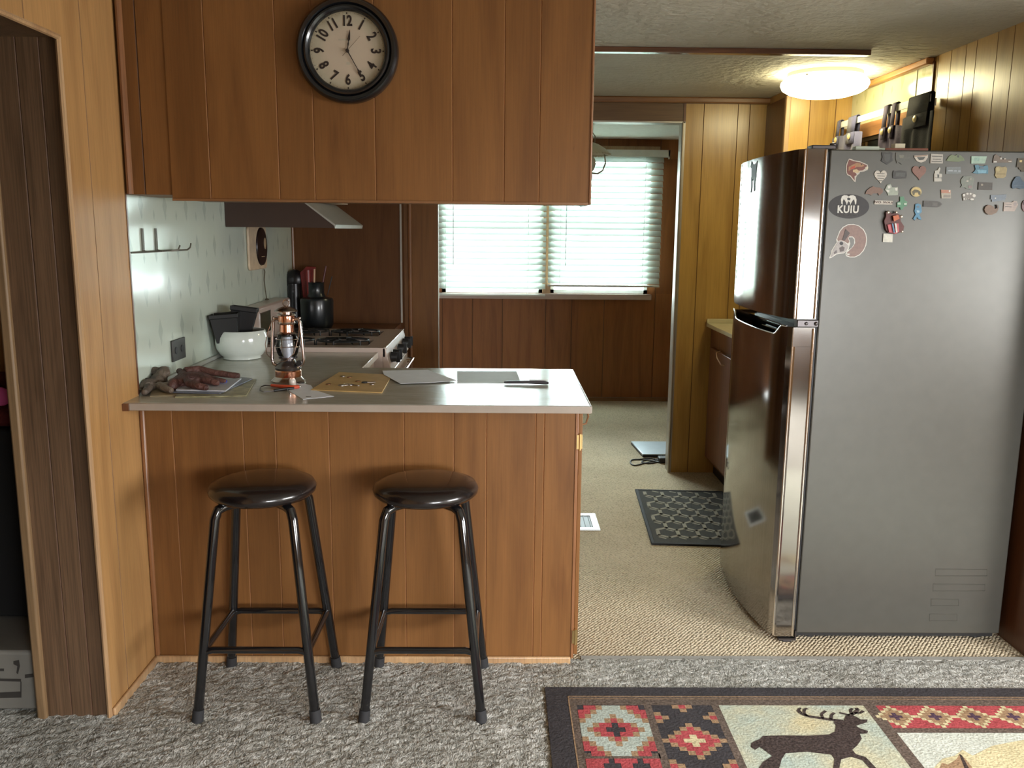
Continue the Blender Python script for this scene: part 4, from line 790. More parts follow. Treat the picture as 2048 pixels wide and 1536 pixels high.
magnet('white fan shaped magnet with round studs', [(B_([(825, 968), (900, 940), (980, 938), (1040, 955), (1100, 985), (1045, 1100), (1000, 1080), (930, 1075), (840, 1098)]), cm((.26, .23, .2)), .003)]+[(B_(el(cx, cy, a, b, 12)), wht, t) for cx, cy, a, b, t in ((853, 988, 24, 26, .0005), (922, 962, 24, 20, -1), (982, 962, 20, 18, -1), (1052, 1000, 34, 32, -1), (860, 1062, 18, 18, -1), (902, 1062, 8, 8, -1), (942, 1062, 8, 8, -1), (1012, 1070, 36, 20, -1))])
magnet('blue grey ribbon shaped rectangular magnet', [(B_([(1385, 985), (1545, 985), (1695, 970), (1690, 1040), (1670, 1050), (1668, 1090), (1405, 1118), (1405, 1075), (1380, 1070)]), cm((.22, .26, .31)), .003), (B_(el(1475, 1048, 13, 13)), wht, .0003)])
magnet('brown spiral shell magnet', [(B_([(1250, 1270), (1270, 1215), (1320, 1180), (1380, 1185), (1430, 1215), (1460, 1260), (1495, 1240), (1490, 1175), (1525, 1190), (1532, 1250), (1490, 1330), (1400, 1375), (1320, 1370), (1268, 1325)]), cm((.23, .14, .085)), .006), (B_([(1480, 1185), (1510, 1190), (1520, 1240), (1495, 1260), (1500, 1220)]), dks, .0005)])
magnet('pale pink card magnet with a ring on its corner', [(B_([(1645, 1130), (1800, 1130), (1840, 1100), (1900, 1110), (1920, 1180), (1890, 1240), (1850, 1305), (1635, 1305)]), cm((.55, .45, .40)), .003), (B_([(1670, 1160), (1790, 1165), (1790, 1175), (1670, 1170)]), dkgr, -1), (B_([(1665, 1210), (1790, 1215), (1790, 1226), (1665, 1222)]), dkgr, -1), (B_(el(1862, 1165, 34, 36)), cm((.42, .36, .34)), .0005)])
magnet('small pink and dark oval magnet cut by the right edge of the picture', [(B_(el(2060, 1200, 65, 115)), cm((.38, .26, .28)), .004), (B_(el(2055, 1150, 40, 45)), cm((.09, .07, .08)), .0005)])
fg = magnet('shiny red and pink robot figurine magnet holding a white tag', [(A_([(740, 960), (765, 900), (760, 860), (795, 840), (830, 872), (880, 860), (925, 885), (935, 960), (975, 1020), (965, 1070), (915, 1100), (860, 1112), (790, 1098), (762, 1060)]), cm((.10, .03, .025), .25, .3), .012),
 (A_([(770, 1000), (900, 985), (905, 1080), (870, 1108), (790, 1090)]), cm((.42, .09, .10), .25, .3), .006), (A_([(830, 900), (890, 885), (905, 930), (840, 965)]), cm((.45, .12, .05), .25, .3), .004), (A_([(815, 990), (830, 985), (850, 1095), (835, 1098)]), blu, .001), (A_([(845, 985), (865, 985), (880, 1090), (862, 1095)]), wht, -1)])
for (a, b, r) in ((790, 855, .006), (945, 905, .006), (955, 1080, .005), (885, 855, .005)):
    q = A_([(a, b)])[0]; w = MB(); c = P('Y', FY, *q); w.blob((c.x, FY-.010, c.z), (r, r*.8, r)); w.build('ball_joint', mat('silvery_ball', (.6, .55, .48), .25, .7), fg)
w = MB(); w.prism([P('Y', FY, *q)+Vector((0, -.001, 0)) for q in A_([(745, 1105), (855, 1112), (850, 1210), (738, 1205)])], (0, -.003, 0)); w.build('white_tag', cm((.74, .72, .62)), fg)
# goat shaped magnet on the freezer door (its surface faces the passage)
w = MB(); gy = 3.43; gx = front(gy)-.0015
out = [(-.012, .075), (-.004, .083), (.004, .073), (.02, .062), (.05, .066), (.066, .078), (.062, .055), (.060, .02), (.058, -.01), (.05, -.04), (.056, -.075), (.044, -.077), (.036, -.03), (.026, -.012), (.014, -.02), (.018, -.05), (.010, -.082), (.0, -.082), (.006, -.05), (-.002, -.015), (.0, .03), (-.008, .05), (-.022, .052)]
w.prism([(front(gy-y*1.15)-.0015, gy-y*1.15, 1.688+z*.72) for y, z in out], (.0015, 0, 0)); tag(w.build('fridge_magnet', blkm), 'black goat silhouette magnet on the freezer door', 'magnet', 'magnets on the freezer door')
# things on top of the refrigerator
w = MB(); w.box(1.19, 1.27, 3.0, 3.03, 1.7525, 1.767); w.tube([(1.27, 3.015, 1.760), (1.295, 3.015, 1.759)], .004, 8); tag(w.build('marker_pen', mat('pale_green_plastic', (.5, .56, .45), .4), bevel=.003), 'pale stubby marker lying on the refrigerator top', 'marker')
w = MB(); w.prism([(1.30, 3.02, 1.7525), (1.44, 3.01, 1.7525), (1.47, 3.10, 1.7525), (1.31, 3.11, 1.7525)], (0, 0, .011)); tag(w.build('red_booklet', mat('brick_red_cover', (.30, .10, .06), .5), bevel=.002), 'brick red booklet on the refrigerator top', 'booklet')
w = MB(); w.prism([(1.40, 3.115, 1.7525), (1.53, 3.08, 1.7525), (1.56, 3.15, 1.7525), (1.42, 3.19, 1.7525)], (0, 0, .008)); tag(w.build('folded_paper', mat('yellowish_paper', (.6, .58, .45), .7)), 'pale folded paper on the refrigerator top behind the booklet', 'paper')
w = MB(); w.box(1.335, 1.37, 3.03, 3.06, 1.764, 1.780); tag(w.build('small_box', mat('cream_card', (.68, .63, .45), .5), bevel=.001), 'tiny cream box standing on the red booklet', 'box')
# ================================================================ things on the worktop
def T(x, y, dz=0): return P('Z', TZ+dz, x, y)
def sheet(name, pts, z, th, m, label, cat, group=None, bevel=0):
    w = MB(); w.prism([Vector((T(*p).x, T(*p).y, TZ+z)) for p in pts], (0, 0, th)); return tag(w.build(name, m, bevel=bevel), label, cat, group)
# white bowl planter with two black pots
bo = (-1.084, 3.640, TZ); bw = thing('bowl_planter', bo, 'round glossy white bowl planter at the laminate wall', 'bowl')
w = MB(); w.lathe([(0, .0), (.072, .0), (.078, .004), (.076, .010), (.09, .022), (.103, .046), (.107, .07), (.106, .095), (.099, .118), (.096, .121), (.093, .118), (.100, .09), (.1, .06), (.085, .03), (0, .02)], bo, 56); w.build('bowl', mat('glossy_white_glaze', (.72, .78, .74), .12, coat=.5), bw, angle=70)
w = MB(); w.lathe([(0, .085), (.098, .085)], bo, 40); tag(w.build('soil', mat('dark_soil', (.03, .012, .01), .9, bmp=1, bs=90), bw), kind='stuff')
def sq_pot(name, c, s0, s1, h, rz, tx, ty, label):
    c = Vector(c); R = Matrix.Rotation(rad(rz), 3, 'Z') @ Matrix.Rotation(rad(tx), 3, 'X') @ Matrix.Rotation(rad(ty), 3, 'Y'); w = MB(); b = 0
    rings = [(s0, 0), (s1*.97, h*.86), (s1*1.03, h*.87), (s1*1.04, h), (s1*.97, h), (s0*.95, .012)]
    for s, z in rings:
        for ux, uy in ((-1, -1), (1, -1), (1, 1), (-1, 1)): w.v.append(tuple(c+R @ Vector((ux*s, uy*s, z))))
    for i in range(len(rings)-1):
        for j in range(4): k = (j+1) % 4; w.face([i*4+j, i*4+k, i*4+4+k, i*4+4+j])
    w.face([0, 3, 2, 1]); n = (len(rings)-1)*4; w.face([n, n+1, n+2, n+3])
    return tag(w.build(name, mat('matt_black_pot', (.02, .02, .021), .5), bevel=.002), label, 'pot', 'black square nursery pots in the bowl')
sq_pot('square_pot', (-1.128, 3.600, TZ+.075), .040, .055, .118, 10, 0, -4, 'black square plastic pot on the left side of the white bowl')
sq_pot('square_pot', (-1.098, 3.692, TZ+.085), .034, .052, .128, 10, -3, 8, 'black square plastic pot on the right side of the white bowl, behind the other')
# lantern
lo = (-.757, 3.085, TZ); ln = thing('lantern', lo, 'copper coloured hurricane lantern with a pale candle tube on the worktop', 'lantern')
cop = mat('polished_copper', (.72, .36, .24), .16, 1); nk = mat('rosy_nickel', (.56, .46, .43), .2, 1)
w = MB(); w.lathe([(0, 0), (.058, 0), (.060, .006), (.050, .014), (.046, .020), (.0465, .040), (.044, .044), (.0, .046)], lo, 44, ms=[1, 1, 1, 1, 0, 0, 0]); w.build('base', [cop, nk], ln, angle=30)
w = MB(); w.lathe([(.044, .044), (.046, .052), (.040, .064), (.028, .072), (.024, .082), (.034, .086), (.034, .090), (0, .090)], lo, 40); w.build('fuel_tank', mat('dark_pewter', (.16, .14, .14), .25, .9), ln)
w = MB(); w.lathe([(.031, .092), (.038, .108), (.041, .125), (.038, .150), (.031, .172), (.029, .172), (.036, .150), (.039, .125), (.036, .108), (.029, .092)], lo, 40)
def clear():
    m, nt, b = new_mat('clear_chimney_glass'); out = nt.nodes['Material Output']; t = N(nt, 'ShaderNodeBsdfTransparent'); g = N(nt, 'ShaderNodeBsdfGlossy'); g.inputs['Roughness'].default_value = .04; lw = N(nt, 'ShaderNodeLayerWeight'); lw.inputs[0].default_value = .35; mx = N(nt, 'ShaderNodeMixShader'); t.inputs[0].default_value = (.9, .92, .93, 1)
    L(nt, lw.outputs['Fresnel'], mx.inputs[0]); L(nt, t.outputs[0], mx.inputs[1]); L(nt, g.outputs[0], mx.inputs[2]); L(nt, mx.outputs[0], out.inputs[0]); return m
w.build('glass_chimney', clear(), ln, angle=80)
w = MB(); w.lathe([(0, .09), (.019, .09), (.019, .163), (0, .163)], lo, 28); w.build('candle_tube', mat('pale_silver_tube', (.62, .62, .68), .3, .2), ln)
w = MB(); w.lathe([(.030, .170), (.034, .174), (.026, .180), (.0245, .205), (.030, .208), (.031, .212), (.029, .216), (.0285, .236), (.033, .238), (.030, .243), (.0, .243)], lo, 40, ms=[1, 1, 0, 0, 1, 1, 0, 0, 1, 1]); w.build('chimney_collar', [cop, nk], ln, angle=30)
w = MB(); w.lathe([(.022, .243), (.022, .254), (.040, .252), (.0405, .255), (.030, .262), (.012, .269), (0, .270)], lo, 40); w.build('top_cap', nk, ln, angle=40)
w = MB(); ring = [(lo[0]+.011*math.cos(a), lo[1], TZ+.281+.011*math.sin(a)) for a in [2*math.pi*k/16 for k in range(16)]]; w.tube(ring, .0018, 6, closed=True); w.build('hanging_ring', nk, ln)
for s in (-1, 1):
    w = MB(); w.tube([(lo[0]+s*.024, lo[1], TZ+.223), (lo[0]+s*.040, lo[1], TZ+.226), (lo[0]+s*.047, lo[1], TZ+.214), (lo[0]+s*.052, lo[1], TZ+.15), (lo[0]+s*.0565, lo[1], TZ+.082), (lo[0]+s*.052, lo[1], TZ+.064), (lo[0]+s*.036, lo[1], TZ+.056)], [.006]+[.0062]*5+[.007], 12); sf = w.build('side_frame', nk, ln, angle=70)
    w = MB(); w.blob((lo[0]+s*.046, lo[1], TZ+.228), (.006, .005, .006)); w.build('bail_ear', nk, sf)
w = MB(); w.tube([(lo[0]-.048, lo[1], TZ+.228), (lo[0]-.060, lo[1]-.03, TZ+.18), (lo[0]-.066, lo[1]-.045, TZ+.14), (lo[0]-.060, lo[1]-.05, TZ+.105), (lo[0]-.03, lo[1]-.062, TZ+.078), (lo[0]+.01, lo[1]-.062, TZ+.085), (lo[0]+.035, lo[1]-.05, TZ+.11), (lo[0]+.046, lo[1]-.03, TZ+.16), (lo[0]+.048, lo[1], TZ+.228)], .0014, 6); w.build('wire_bail', nk, ln)
w = MB()
for z, r in ((.128, .043), (.155, .040)):
    w.tube([(lo[0]+r*math.cos(a), lo[1]+r*math.sin(a), TZ+z) for a in [2*math.pi*k/28 for k in range(28)]], .0011, 5, closed=True)
w.build('guard_wire', nk, ln)
w = MB(); w.lathe([(0, 0), (.010, 0), (.010, .012), (0, .012)], (lo[0]+.045, lo[1]-.018, TZ+.071), 12, 0, 'y'); w.build('winder_knob', black_pl, ln)
# papers, envelope, knife
sheet('envelope', [(622, 781), (678, 746), (781, 751), (781, 757), (764, 787), (640, 782)], .0004, .0035, mat('manila_paper', (.52, .34, .13), .6, var=.1), 'manila envelope with small coins and keys on it', 'envelope', bevel=.001)
sheet('paper_sheet', [(765, 744), (855, 742), (915, 764), (858, 768), (801, 770), (768, 752)], .0045, .0008, paper, 'white sheet of paper overlapping the manila envelope', 'paper', 'sheets of paper on the breakfast bar')
sheet('paper_sheet', [(914, 743), (1033, 743), (1042, 766), (914, 766)], .0004, .0014, mat('grey_white_paper', (.52, .54, .54), .6), 'greyish white rectangular sheet of paper behind the black knife', 'paper', 'sheets of paper on the breakfast bar')
sheet('paper_slip', [(590, 764), (622, 771), (628, 780), (668, 793), (606, 799), (578, 782)], .0004, .0008, paper, 'small white slip of paper beside the orange tool', 'paper')
w = MB(); c = T(617, 794); w.prism([(c.x-.008, c.y-.004, TZ+.0013), (c.x+.008, c.y-.002, TZ+.0013), (c.x+.008, c.y+.004, TZ+.0013), (c.x-.007, c.y+.002, TZ+.0013)], (0, 0, .0008)); tag(w.build('paper_clip', black_pl), 'tiny dark clip on the small white paper slip', 'clip')
kn = thing('folding_knife', T(1052, 765), 'black folding knife at the right end of the worktop', 'knife'); a, b = T(1008, 766, .004), T(1097, 766, .006)
w = MB(); d = (b-a); u = d.normalized(); v = Vector((0, 0, 1)); pts = [a+v*.0, a+v*.006, a+d*.1+v*.008, a+d*.5+v*.009, a+d*.9+v*.0085, b+v*.005, b+v*-.003, a+d*.95+v*-.004, a+d*.5+v*-.002, a+d*.1+v*-.002]
w.prism([p+Vector((0, -.006, 0)) for p in pts], (0, .012, 0)); w.build('handle', mat('knife_black', (.022, .018, .02), .4), kn, bevel=.0015)
w = MB(); w.box(a.x+.09, b.x-.002, a.y+.0, a.y+.002, TZ+.0145, TZ+.0175); w.build('blade_spine', alu, kn)
w = MB(); w.box(b.x-.05, b.x-.008, a.y-.0085, a.y-.006, TZ+.003, TZ+.0085); w.build('pocket_clip', alu, kn)
# coins and keys
silver = mat('worn_silver', (.55, .52, .5), .3, 1); cpp = mat('copper_coin', (.4, .2, .1), .35, 1)
for (x, y, m_, nm) in ((686, 755, silver, 'silver coin lying at the back left of the envelope'), (699, 757, cpp, 'copper coin at the back of the envelope beside the silver one'), (657, 771, cpp, 'copper coin alone near the left edge of the envelope'), (716, 765, cpp, 'copper coin in the middle of the envelope'), (744, 771, silver, 'silver coin near the right edge of the envelope')):
    c = T(x, y); w = MB(); w.lathe([(0, 0), (.0095, 0), (.0095, .0017), (0, .0017)], (c.x, c.y, TZ+.0041), 22); tag(w.build('coin', m_), nm, 'coin', 'coins on the envelope')
def key(x, y, rz, label, dark=False):
    c = T(x, y); t = thing('door_key', (c.x, c.y, TZ+.0042), label, 'key', 'keys on the envelope'); R = Matrix.Rotation(rad(rz), 3, 'Z'); o = Vector((c.x, c.y, TZ+.0042))
    w = MB(); w.prism([o+R @ Vector((.011*math.cos(q), .011*math.sin(q), 0)) for q in [2*math.pi*k/18 for k in range(18)]], (0, 0, .0035)); w.build('bow', black_pl if dark else silver, t, bevel=.0008)
    w = MB(); w.prism([o+R @ Vector(p) for p in ((.009, -.0035, .001), (.036, -.0035, .001), (.04, 0, .001), (.036, .0035, .001), (.031, .002, .001), (.027, .004, .001), (.022, .002, .001), (.018, .004, .001), (.009, .0035, .001))], (0, 0, .002)); w.build('blade', silver, t)
key(683, 774, 15, 'silver key at the front of the envelope, left of the pair'); key(701, 773, -30, 'silver key at the front of the envelope touching the first'); key(729, 768, 8, 'key with a black head at the right of the envelope', True)
w = MB(); c = T(694, 774); w.tube([(c.x+.012*math.cos(q), c.y+.012*math.sin(q), TZ+.0095) for q in [2*math.pi*k/18 for k in range(18)]], .001, 6, closed=True); tag(w.build('key_ring', silver), 'thin wire key ring between the two silver keys', 'key ring')
# magazines under the gloves
sheet('magazine', [(462, 778), (494, 762), (513, 760), (508, 768), (493, 793), (440, 795), (350, 796), (354, 790), (440, 790)], .0004, .004, mat('olive_magazine_cover', (.30, .28, .16), .35, var=.5, vs=30), 'olive and cream patterned magazine at the bottom of the pile', 'magazine', 'magazines under the gloves', bevel=.001)
sheet('magazine', [(345, 789), (440, 791), (505, 762), (490, 759), (380, 758)], .0046, .004, mat('slate_magazine_cover', (.10, .11, .14), .3), 'dark slate magazine in the middle of the pile', 'magazine', 'magazines under the gloves', bevel=.001)
sheet('magazine', [(352, 787), (452, 789), (483, 764), (380, 759)], .0088, .005, mat('blue_white_magazine', (.45, .46, .50), .35, var=.15, vs=25), 'greyish white magazine on top of the pile, just under the gloves', 'magazine', 'magazines under the gloves', bevel=.001)
sheet('pamphlet', [(305, 779), (360, 778), (370, 792), (300, 794)], .0004, .003, mat('tan_pamphlet', (.30, .24, .14), .5, var=.3), 'tan crumpled pamphlet under the left glove', 'pamphlet')
c = T(440, 772); w = MB(); w.blob((c.x, c.y, TZ+.0165), (.028, .018, .010)); tag(w.build('blue_wrapper', mat('shiny_blue_film', (.05, .08, .38), .2, var=.5, vs=40), remesh=.004), 'shiny blue crinkled wrapper poking out under the brown glove', 'wrapper')
# gloves: one continuous surface each
def glove(name, parts, m, label, vox=.0045):
    w = MB()
    for kind, *a in parts:
        if kind == 'b': (x, y, h), r, rz = a; c = T(x, y); w.blob((c.x, c.y, TZ+h), r, 0, 16, 10, Matrix.Rotation(rad(rz), 3, 'Z'))
        else: pts, rr_ = a; w.tube([Vector((T(x, y).x, T(x, y).y, TZ+h)) for x, y, h in pts], rr_, 12)
    return tag(w.build(name, m, remesh=vox), label, 'glove', 'work gloves on the worktop')
def leather(name, c, c2):
    m, nt, b = new_mat(name); v = coords(nt); n = N(nt, 'ShaderNodeTexNoise', Scale=42., Detail=5., Distortion=1.2); L(nt, v, n.inputs['Vector']); n2 = N(nt, 'ShaderNodeTexNoise', Scale=14., Detail=3.); L(nt, v, n2.inputs['Vector'])
    L(nt, ramp(nt, n2.outputs[0], [(.35, c2), (.6, c)]), b.inputs['Base Color']); b.inputs['Roughness'].default_value = .6; bump(nt, b, n.outputs[0], .8, .012); return m
glove('work_glove', [('b', (385, 775, .030), (.062, .045, .024), 8), ('b', (362, 778, .026), (.032, .04, .02), 0), ('b', (348, 782, .022), (.02, .042, .022), 10),
 ('t', [(370, 768, .045), (400, 764, .044), (432, 766, .036), (470, 768, .030), (481, 768, .030)], [.016, .0155, .0125, .0115, .0095]), ('t', [(385, 774, .038), (412, 778, .032), (432, 780, .025), (440, 780, .024)], [.015, .014, .012, .009]),
 ('t', [(378, 784, .030), (400, 788, .026), (412, 788, .022), (418, 788, .020)], [.015, .013, .012, .009]), ('t', [(398, 770, .036), (430, 774, .026), (452, 775, .022)], [.014, .011, .008]), ('t', [(360, 770, .05), (372, 778, .046), (376, 786, .03)], [.012, .012, .010])],
 leather('red_brown_leather', (.115, .045, .034), (.045, .018, .014)), 'limp red brown leather work glove lying on the magazines')
glove('work_glove', [('b', (318, 776, .026), (.03, .04, .024), 20), ('b', (300, 782, .022), (.026, .036, .02), -20), ('b', (328, 774, .048), (.022, .026, .018), 0), ('b', (312, 772, .052), (.018, .022, .016), 30), ('b', (340, 783, .02), (.03, .02, .014), 0),
 ('t', [(318, 783, .022), (332, 788, .018), (345, 790, .014)], [.014, .013, .010]), ('t', [(300, 786, .022), (292, 791, .014), (288, 793, .012)], [.014, .012, .010]), ('t', [(298, 778, .03), (288, 780, .026), (284, 787, .018)], [.012, .011, .009]), ('t', [(325, 770, .055), (334, 772, .058), (338, 776, .05)], [.012, .012, .009])],
 leather('grey_tan_leather', (.17, .13, .095), (.065, .05, .042)), 'bunched grey and tan leather work glove against the wall corner')
# orange multi tool
mt = thing('utility_tool', T(560, 778), 'orange and black utility pliers in front of the lantern', 'tool'); orange = mat('orange_red_plastic', (.55, .07, .025), .35)
def tp(x, y, h=.006): p = T(x, y); return Vector((p.x, p.y, TZ+h))
w = MB(); w.tube([tp(598, 777), tp(585, 778), tp(560, 776), tp(543, 774)], [.006, .0075, .006, .005], 10); w.build('orange_handle', orange, mt)
w = MB(); w.tube([tp(588, 779, .005), tp(570, 781, .005), tp(548, 784, .005)], [.004, .005, .0045], 10); w.build('black_handle', black_pl, mt)
w = MB(); w.tube([tp(545, 774, .004), tp(530, 773, .004), tp(521, 776, .004), tp(520, 783, .004), tp(528, 786, .004), tp(548, 784, .004)], .0018, 8); w.build('wire_loop', MATS['hinge_metal'], mt)
w = MB(); w.tube([tp(574, 781, .004), tp(581, 789, .0025)], .002, 8); w.blob(tp(600, 777), (.004, .004, .004)); w.build('steel_tip', chrome, mt)
w = MB(); c = T(585, 771); w.lathe([(0, 0), (.010, 0), (.012, .003), (.012, .018), (.009, .024), (0, .024)], (c.x, c.y, TZ), 20); tag(w.build('small_clear_jar', mat('cloudy_clear_plastic', (.6, .55, .5), .2)), 'small cloudy clear jar touching the lantern base', 'jar')
w = MB(); c = T(602, 767); w.lathe([(0, 0), (.011, 0), (.011, .004), (0, .005)], (c.x, c.y, TZ), 20); tag(w.build('black_cap', black_pl), 'small flat black cap right of the lantern base', 'cap')
w = MB(); c = T(425, 757); w.tube([(c.x, c.y, TZ+.002), (c.x+.001, c.y, TZ+.013), (c.x+.006, c.y, TZ+.015), (c.x+.011, c.y, TZ+.008)], .0022, 7); w.box(c.x-.008, c.x+.008, c.y-.004, c.y+.004, TZ, TZ+.003); tag(w.build('cup_hook', mat('dark_hook_metal', (.1, .09, .08), .4, .8)), 'tiny dark metal hook on the worktop behind the brown glove', 'hook')
# ================================================================ floor things
vt = thing('floor_vent', (.44, 4.27, .002), 'white framed floor vent in the kitchen carpet beside the breakfast bar', 'vent')
w = MB(); X0, X1, Y0, Y1 = .22, .510, 4.145, 4.40
for b in ((X0, X1, Y0, Y0+.035), (X0, X1, Y1-.035, Y1), (X0, X0+.035, Y0+.035, Y1-.035), (X1-.035, X1, Y0+.035, Y1-.035)): w.box(b[0], b[1], b[2], b[3], .002, .009)
w.build('frame', mat('bright_white_enamel', (.82, .86, .88), .3), vt, bevel=.002)
w = MB(); w.box(X0+.035, X1-.035, Y0+.035, Y1-.035, .002, .004); w.build('dark_well', black_pl, vt)
w = MB()
for k in range(9): x = X0+.045+k*.025; w.box(x, x+.004, Y0+.035, Y1-.035, .004, .0075)
w.build('louvres', mat('dark_louvre', (.05, .05, .05), .5), vt)
# kitchen mat
km = thing('kitchen_mat', (1.06, 4.39, .002), 'dark grey kitchen mat with a pale interlaced chevron pattern before the refrigerator', 'mat')
MR = Matrix.Rotation(rad(-3.6), 3, 'Z'); mo = Vector((.787, 4.832, 0))
def mp(u, v, z): q = MR @ Vector((u, -v, 0)); return (mo.x+q.x, mo.y+q.y, z)
dk = mat('dark_grey_weave', (.06, .058, .05), .95, bmp=.5, bs=260); gl = mat('pale_grey_weave', (.36, .335, .27), .95, bmp=.5, bs=260); bd = mat('black_binding', (.022, .022, .024), .8)
MWd, MLn = .50, .885
w = MB(); w.prism([mp(0, 0, .0025), mp(MWd, 0, .0025), mp(MWd, MLn, .0025), mp(0, MLn, .0025)], (0, 0, .007))
n0 = len(w.v)
def rib(u0, v0, u1, v1, hw=.0095):
    d = Vector((u1-u0, v1-v0)); l = d.length; d /= l; n = Vector((-d.y, d.x))*hw; d *= hw*.6
    q = [(u0+n.x-d.x, v0+n.y-d.y), (u1+n.x+d.x, v1+n.y+d.y), (u1-n.x+d.x, v1-n.y+d.y), (u0-n.x-d.x, v0-n.y-d.y)]
    if all(.012 < a < MWd-.012 and .012 < b < MLn-.012 for a, b in q): w.prism([mp(a, b, .0095) for a, b in q], (0, 0, .0008), 1)
pu, pv = .098, .145
for i in range(-1, 8):
    for j in range(-1, 9):
        u = i*pu+(pu/2 if j % 2 else 0); v = j*pv*.75
        rib(u, v, u+pu/2, v+pv*.22); rib(u, v, u-pu/2, v+pv*.22); rib(u, v-pv*.42, u, v)
        rib(u+pu*.0, v+pv*.2, u+pu*.28, v+pv*.33, .006)
w.build('woven_top', [dk, gl], km)
w = MB()
for q in (((0, 0), (MWd, 0), (MWd, .016), (0, .016)), ((0, MLn-.016), (MWd, MLn-.016), (MWd, MLn), (0, MLn)), ((0, .016), (.016, .016), (.016, MLn-.016), (0, MLn-.016)), ((MWd-.016, .016), (MWd, .016), (MWd, MLn-.016), (MWd-.016, MLn-.016))):
    w.prism([mp(a, b, .0022) for a, b in q], (0, 0, .0095))
w.build('binding', bd, km, bevel=.002)
# laptop and charger
lt = thing('laptop', (1.08, 5.74, .002), 'closed silver laptop lying on the far carpet beside the doorway', 'laptop')
q = [(.925, 5.93), (1.30, 5.93), (1.31, 5.575), (.95, 5.575)]
w = MB(); w.prism([(x, y, .004) for x, y in q], (0, 0, .013)); w.build('base', mat('dark_laptop_base', (.03, .03, .035), .4), lt, bevel=.003)
w = MB(); w.prism([(x, y, .018) for x, y in q], (0, 0, .008)); w.build('lid', mat('silver_lid', (.62, .72, .78), .3, .4), lt, bevel=.003)
w = MB(); w.box(1.035, 1.14, 5.43, 5.50, .0025, .036); tag(w.build('power_adapter', black_pl, bevel=.006), 'black laptop power adapter on the carpet by the doorway edge', 'adapter')
w = MB()
def smooth(p, k=5):
    p = [Vector(q) for q in p]; o = []
    for i in range(len(p)-1):
        a, b, c, d = p[max(0, i-1)], p[i], p[i+1], p[min(len(p)-1, i+2)]
        for j in range(k): t = j/k; o.append(.5*((2*b)+(c-a)*t+(2*a-5*b+4*c-d)*t*t+(3*b-a-3*c+d)*t**3))
    return o+[p[-1]]
def fl(x, y, z=.006): q = P('Z', .002, x, y); return (q.x, q.y, z)
cable = [fl(1340, 918, .03), fl(1328, 914, .02), fl(1312, 921, .006), fl(1290, 927), fl(1270, 932), fl(1261, 927), fl(1264, 921), fl(1280, 920), fl(1300, 918), fl(1318, 923), fl(1300, 928), fl(1283, 925), fl(1296, 921), fl(1322, 927)]
w.tube(smooth(cable), .0045, 8); tag(w.build('charger_cable', mat('dark_grey_cable', (.04, .04, .04), .5), angle=80), 'thin dark charger cable looped on the carpet in front of the laptop', 'cable')
# ================================================================ lodge rug
RZ = .0125
def rgp(x, y): return P('Z', RZ, x, y)
RUGX0, RUGX1, RUGY1, RUGY0 = .155, 2.55, 2.618, .55
def wool(name, c, var=.2):
    m, nt, b = new_mat(name); v = coords(nt); n = N(nt, 'ShaderNodeTexNoise', Scale=130., Detail=5.); L(nt, v, n.inputs['Vector']); n2 = N(nt, 'ShaderNodeTexNoise', Scale=9., Detail=2.); L(nt, v, n2.inputs['Vector'])
    a = ramp(nt, n.outputs[0], [(.3, [x*(1-var) for x in c]), (.7, [min(1, x*(1+var)) for x in c])])
    L(nt, mixc(nt, 1., a, ramp(nt, n2.outputs[0], [(.3, (.9, .9, .88)), (.7, (1.06, 1.06, 1.06))]), 'MULTIPLY'), b.inputs['Base Color']); b.inputs['Roughness'].default_value = 1; b.inputs['Specular IOR Level'].default_value = .1; bump(nt, b, n.outputs[0], .4, .008); return m
rm = [wool('charcoal_wool', (.062, .057, .062)), wool('brown_wool', (.15, .115, .095), .4), wool('red_wool', (.45, .085, .095)), wool('tan_wool', (.38, .25, .15)), wool('pale_aqua_wool', (.46, .52, .47)), wool('cream_wool', (.66, .58, .36)), wool('near_white_wool', (.62, .65, .58)), wool('deer_wool', (.07, .052, .048), .5), wool('plum_wool', (.10, .06, .09))]
def blend_wool():
    m, nt, b = new_mat('aqua_and_cream_wool'); v = coords(nt); n = N(nt, 'ShaderNodeTexNoise', Scale=4.5, Detail=4.); L(nt, v, n.inputs['Vector']); n2 = N(nt, 'ShaderNodeTexNoise', Scale=130., Detail=5.); L(nt, v, n2.inputs['Vector'])
    L(nt, mixc(nt, 1., ramp(nt, n.outputs[0], [(.40, (.46, .54, .48)), (.55, (.56, .56, .42)), (.66, (.64, .57, .36))]), ramp(nt, n2.outputs[0], [(.3, (.78, .78, .78)), (.7, (1.15, 1.15, 1.15))]), 'MULTIPLY'), b.inputs['Base Color']); b.inputs['Roughness'].default_value = 1; b.inputs['Specular IOR Level'].default_value = .1; bump(nt, b, n2.outputs[0], .4, .008); return m
rm.append(blend_wool())
K, Bn, Rd, Tn, Aq, Cr, Wh, De, Pl, Gr = range(10)
rug = thing('lodge_rug', (1.3, 1.6, 0), 'dark bordered lodge rug with red stepped medallions and a deer', 'rug')
w = MB(); w.box(RUGX0, RUGX1, RUGY0, RUGY1, .0118, RZ, K); w.build('backing', [rm[0]], rug)
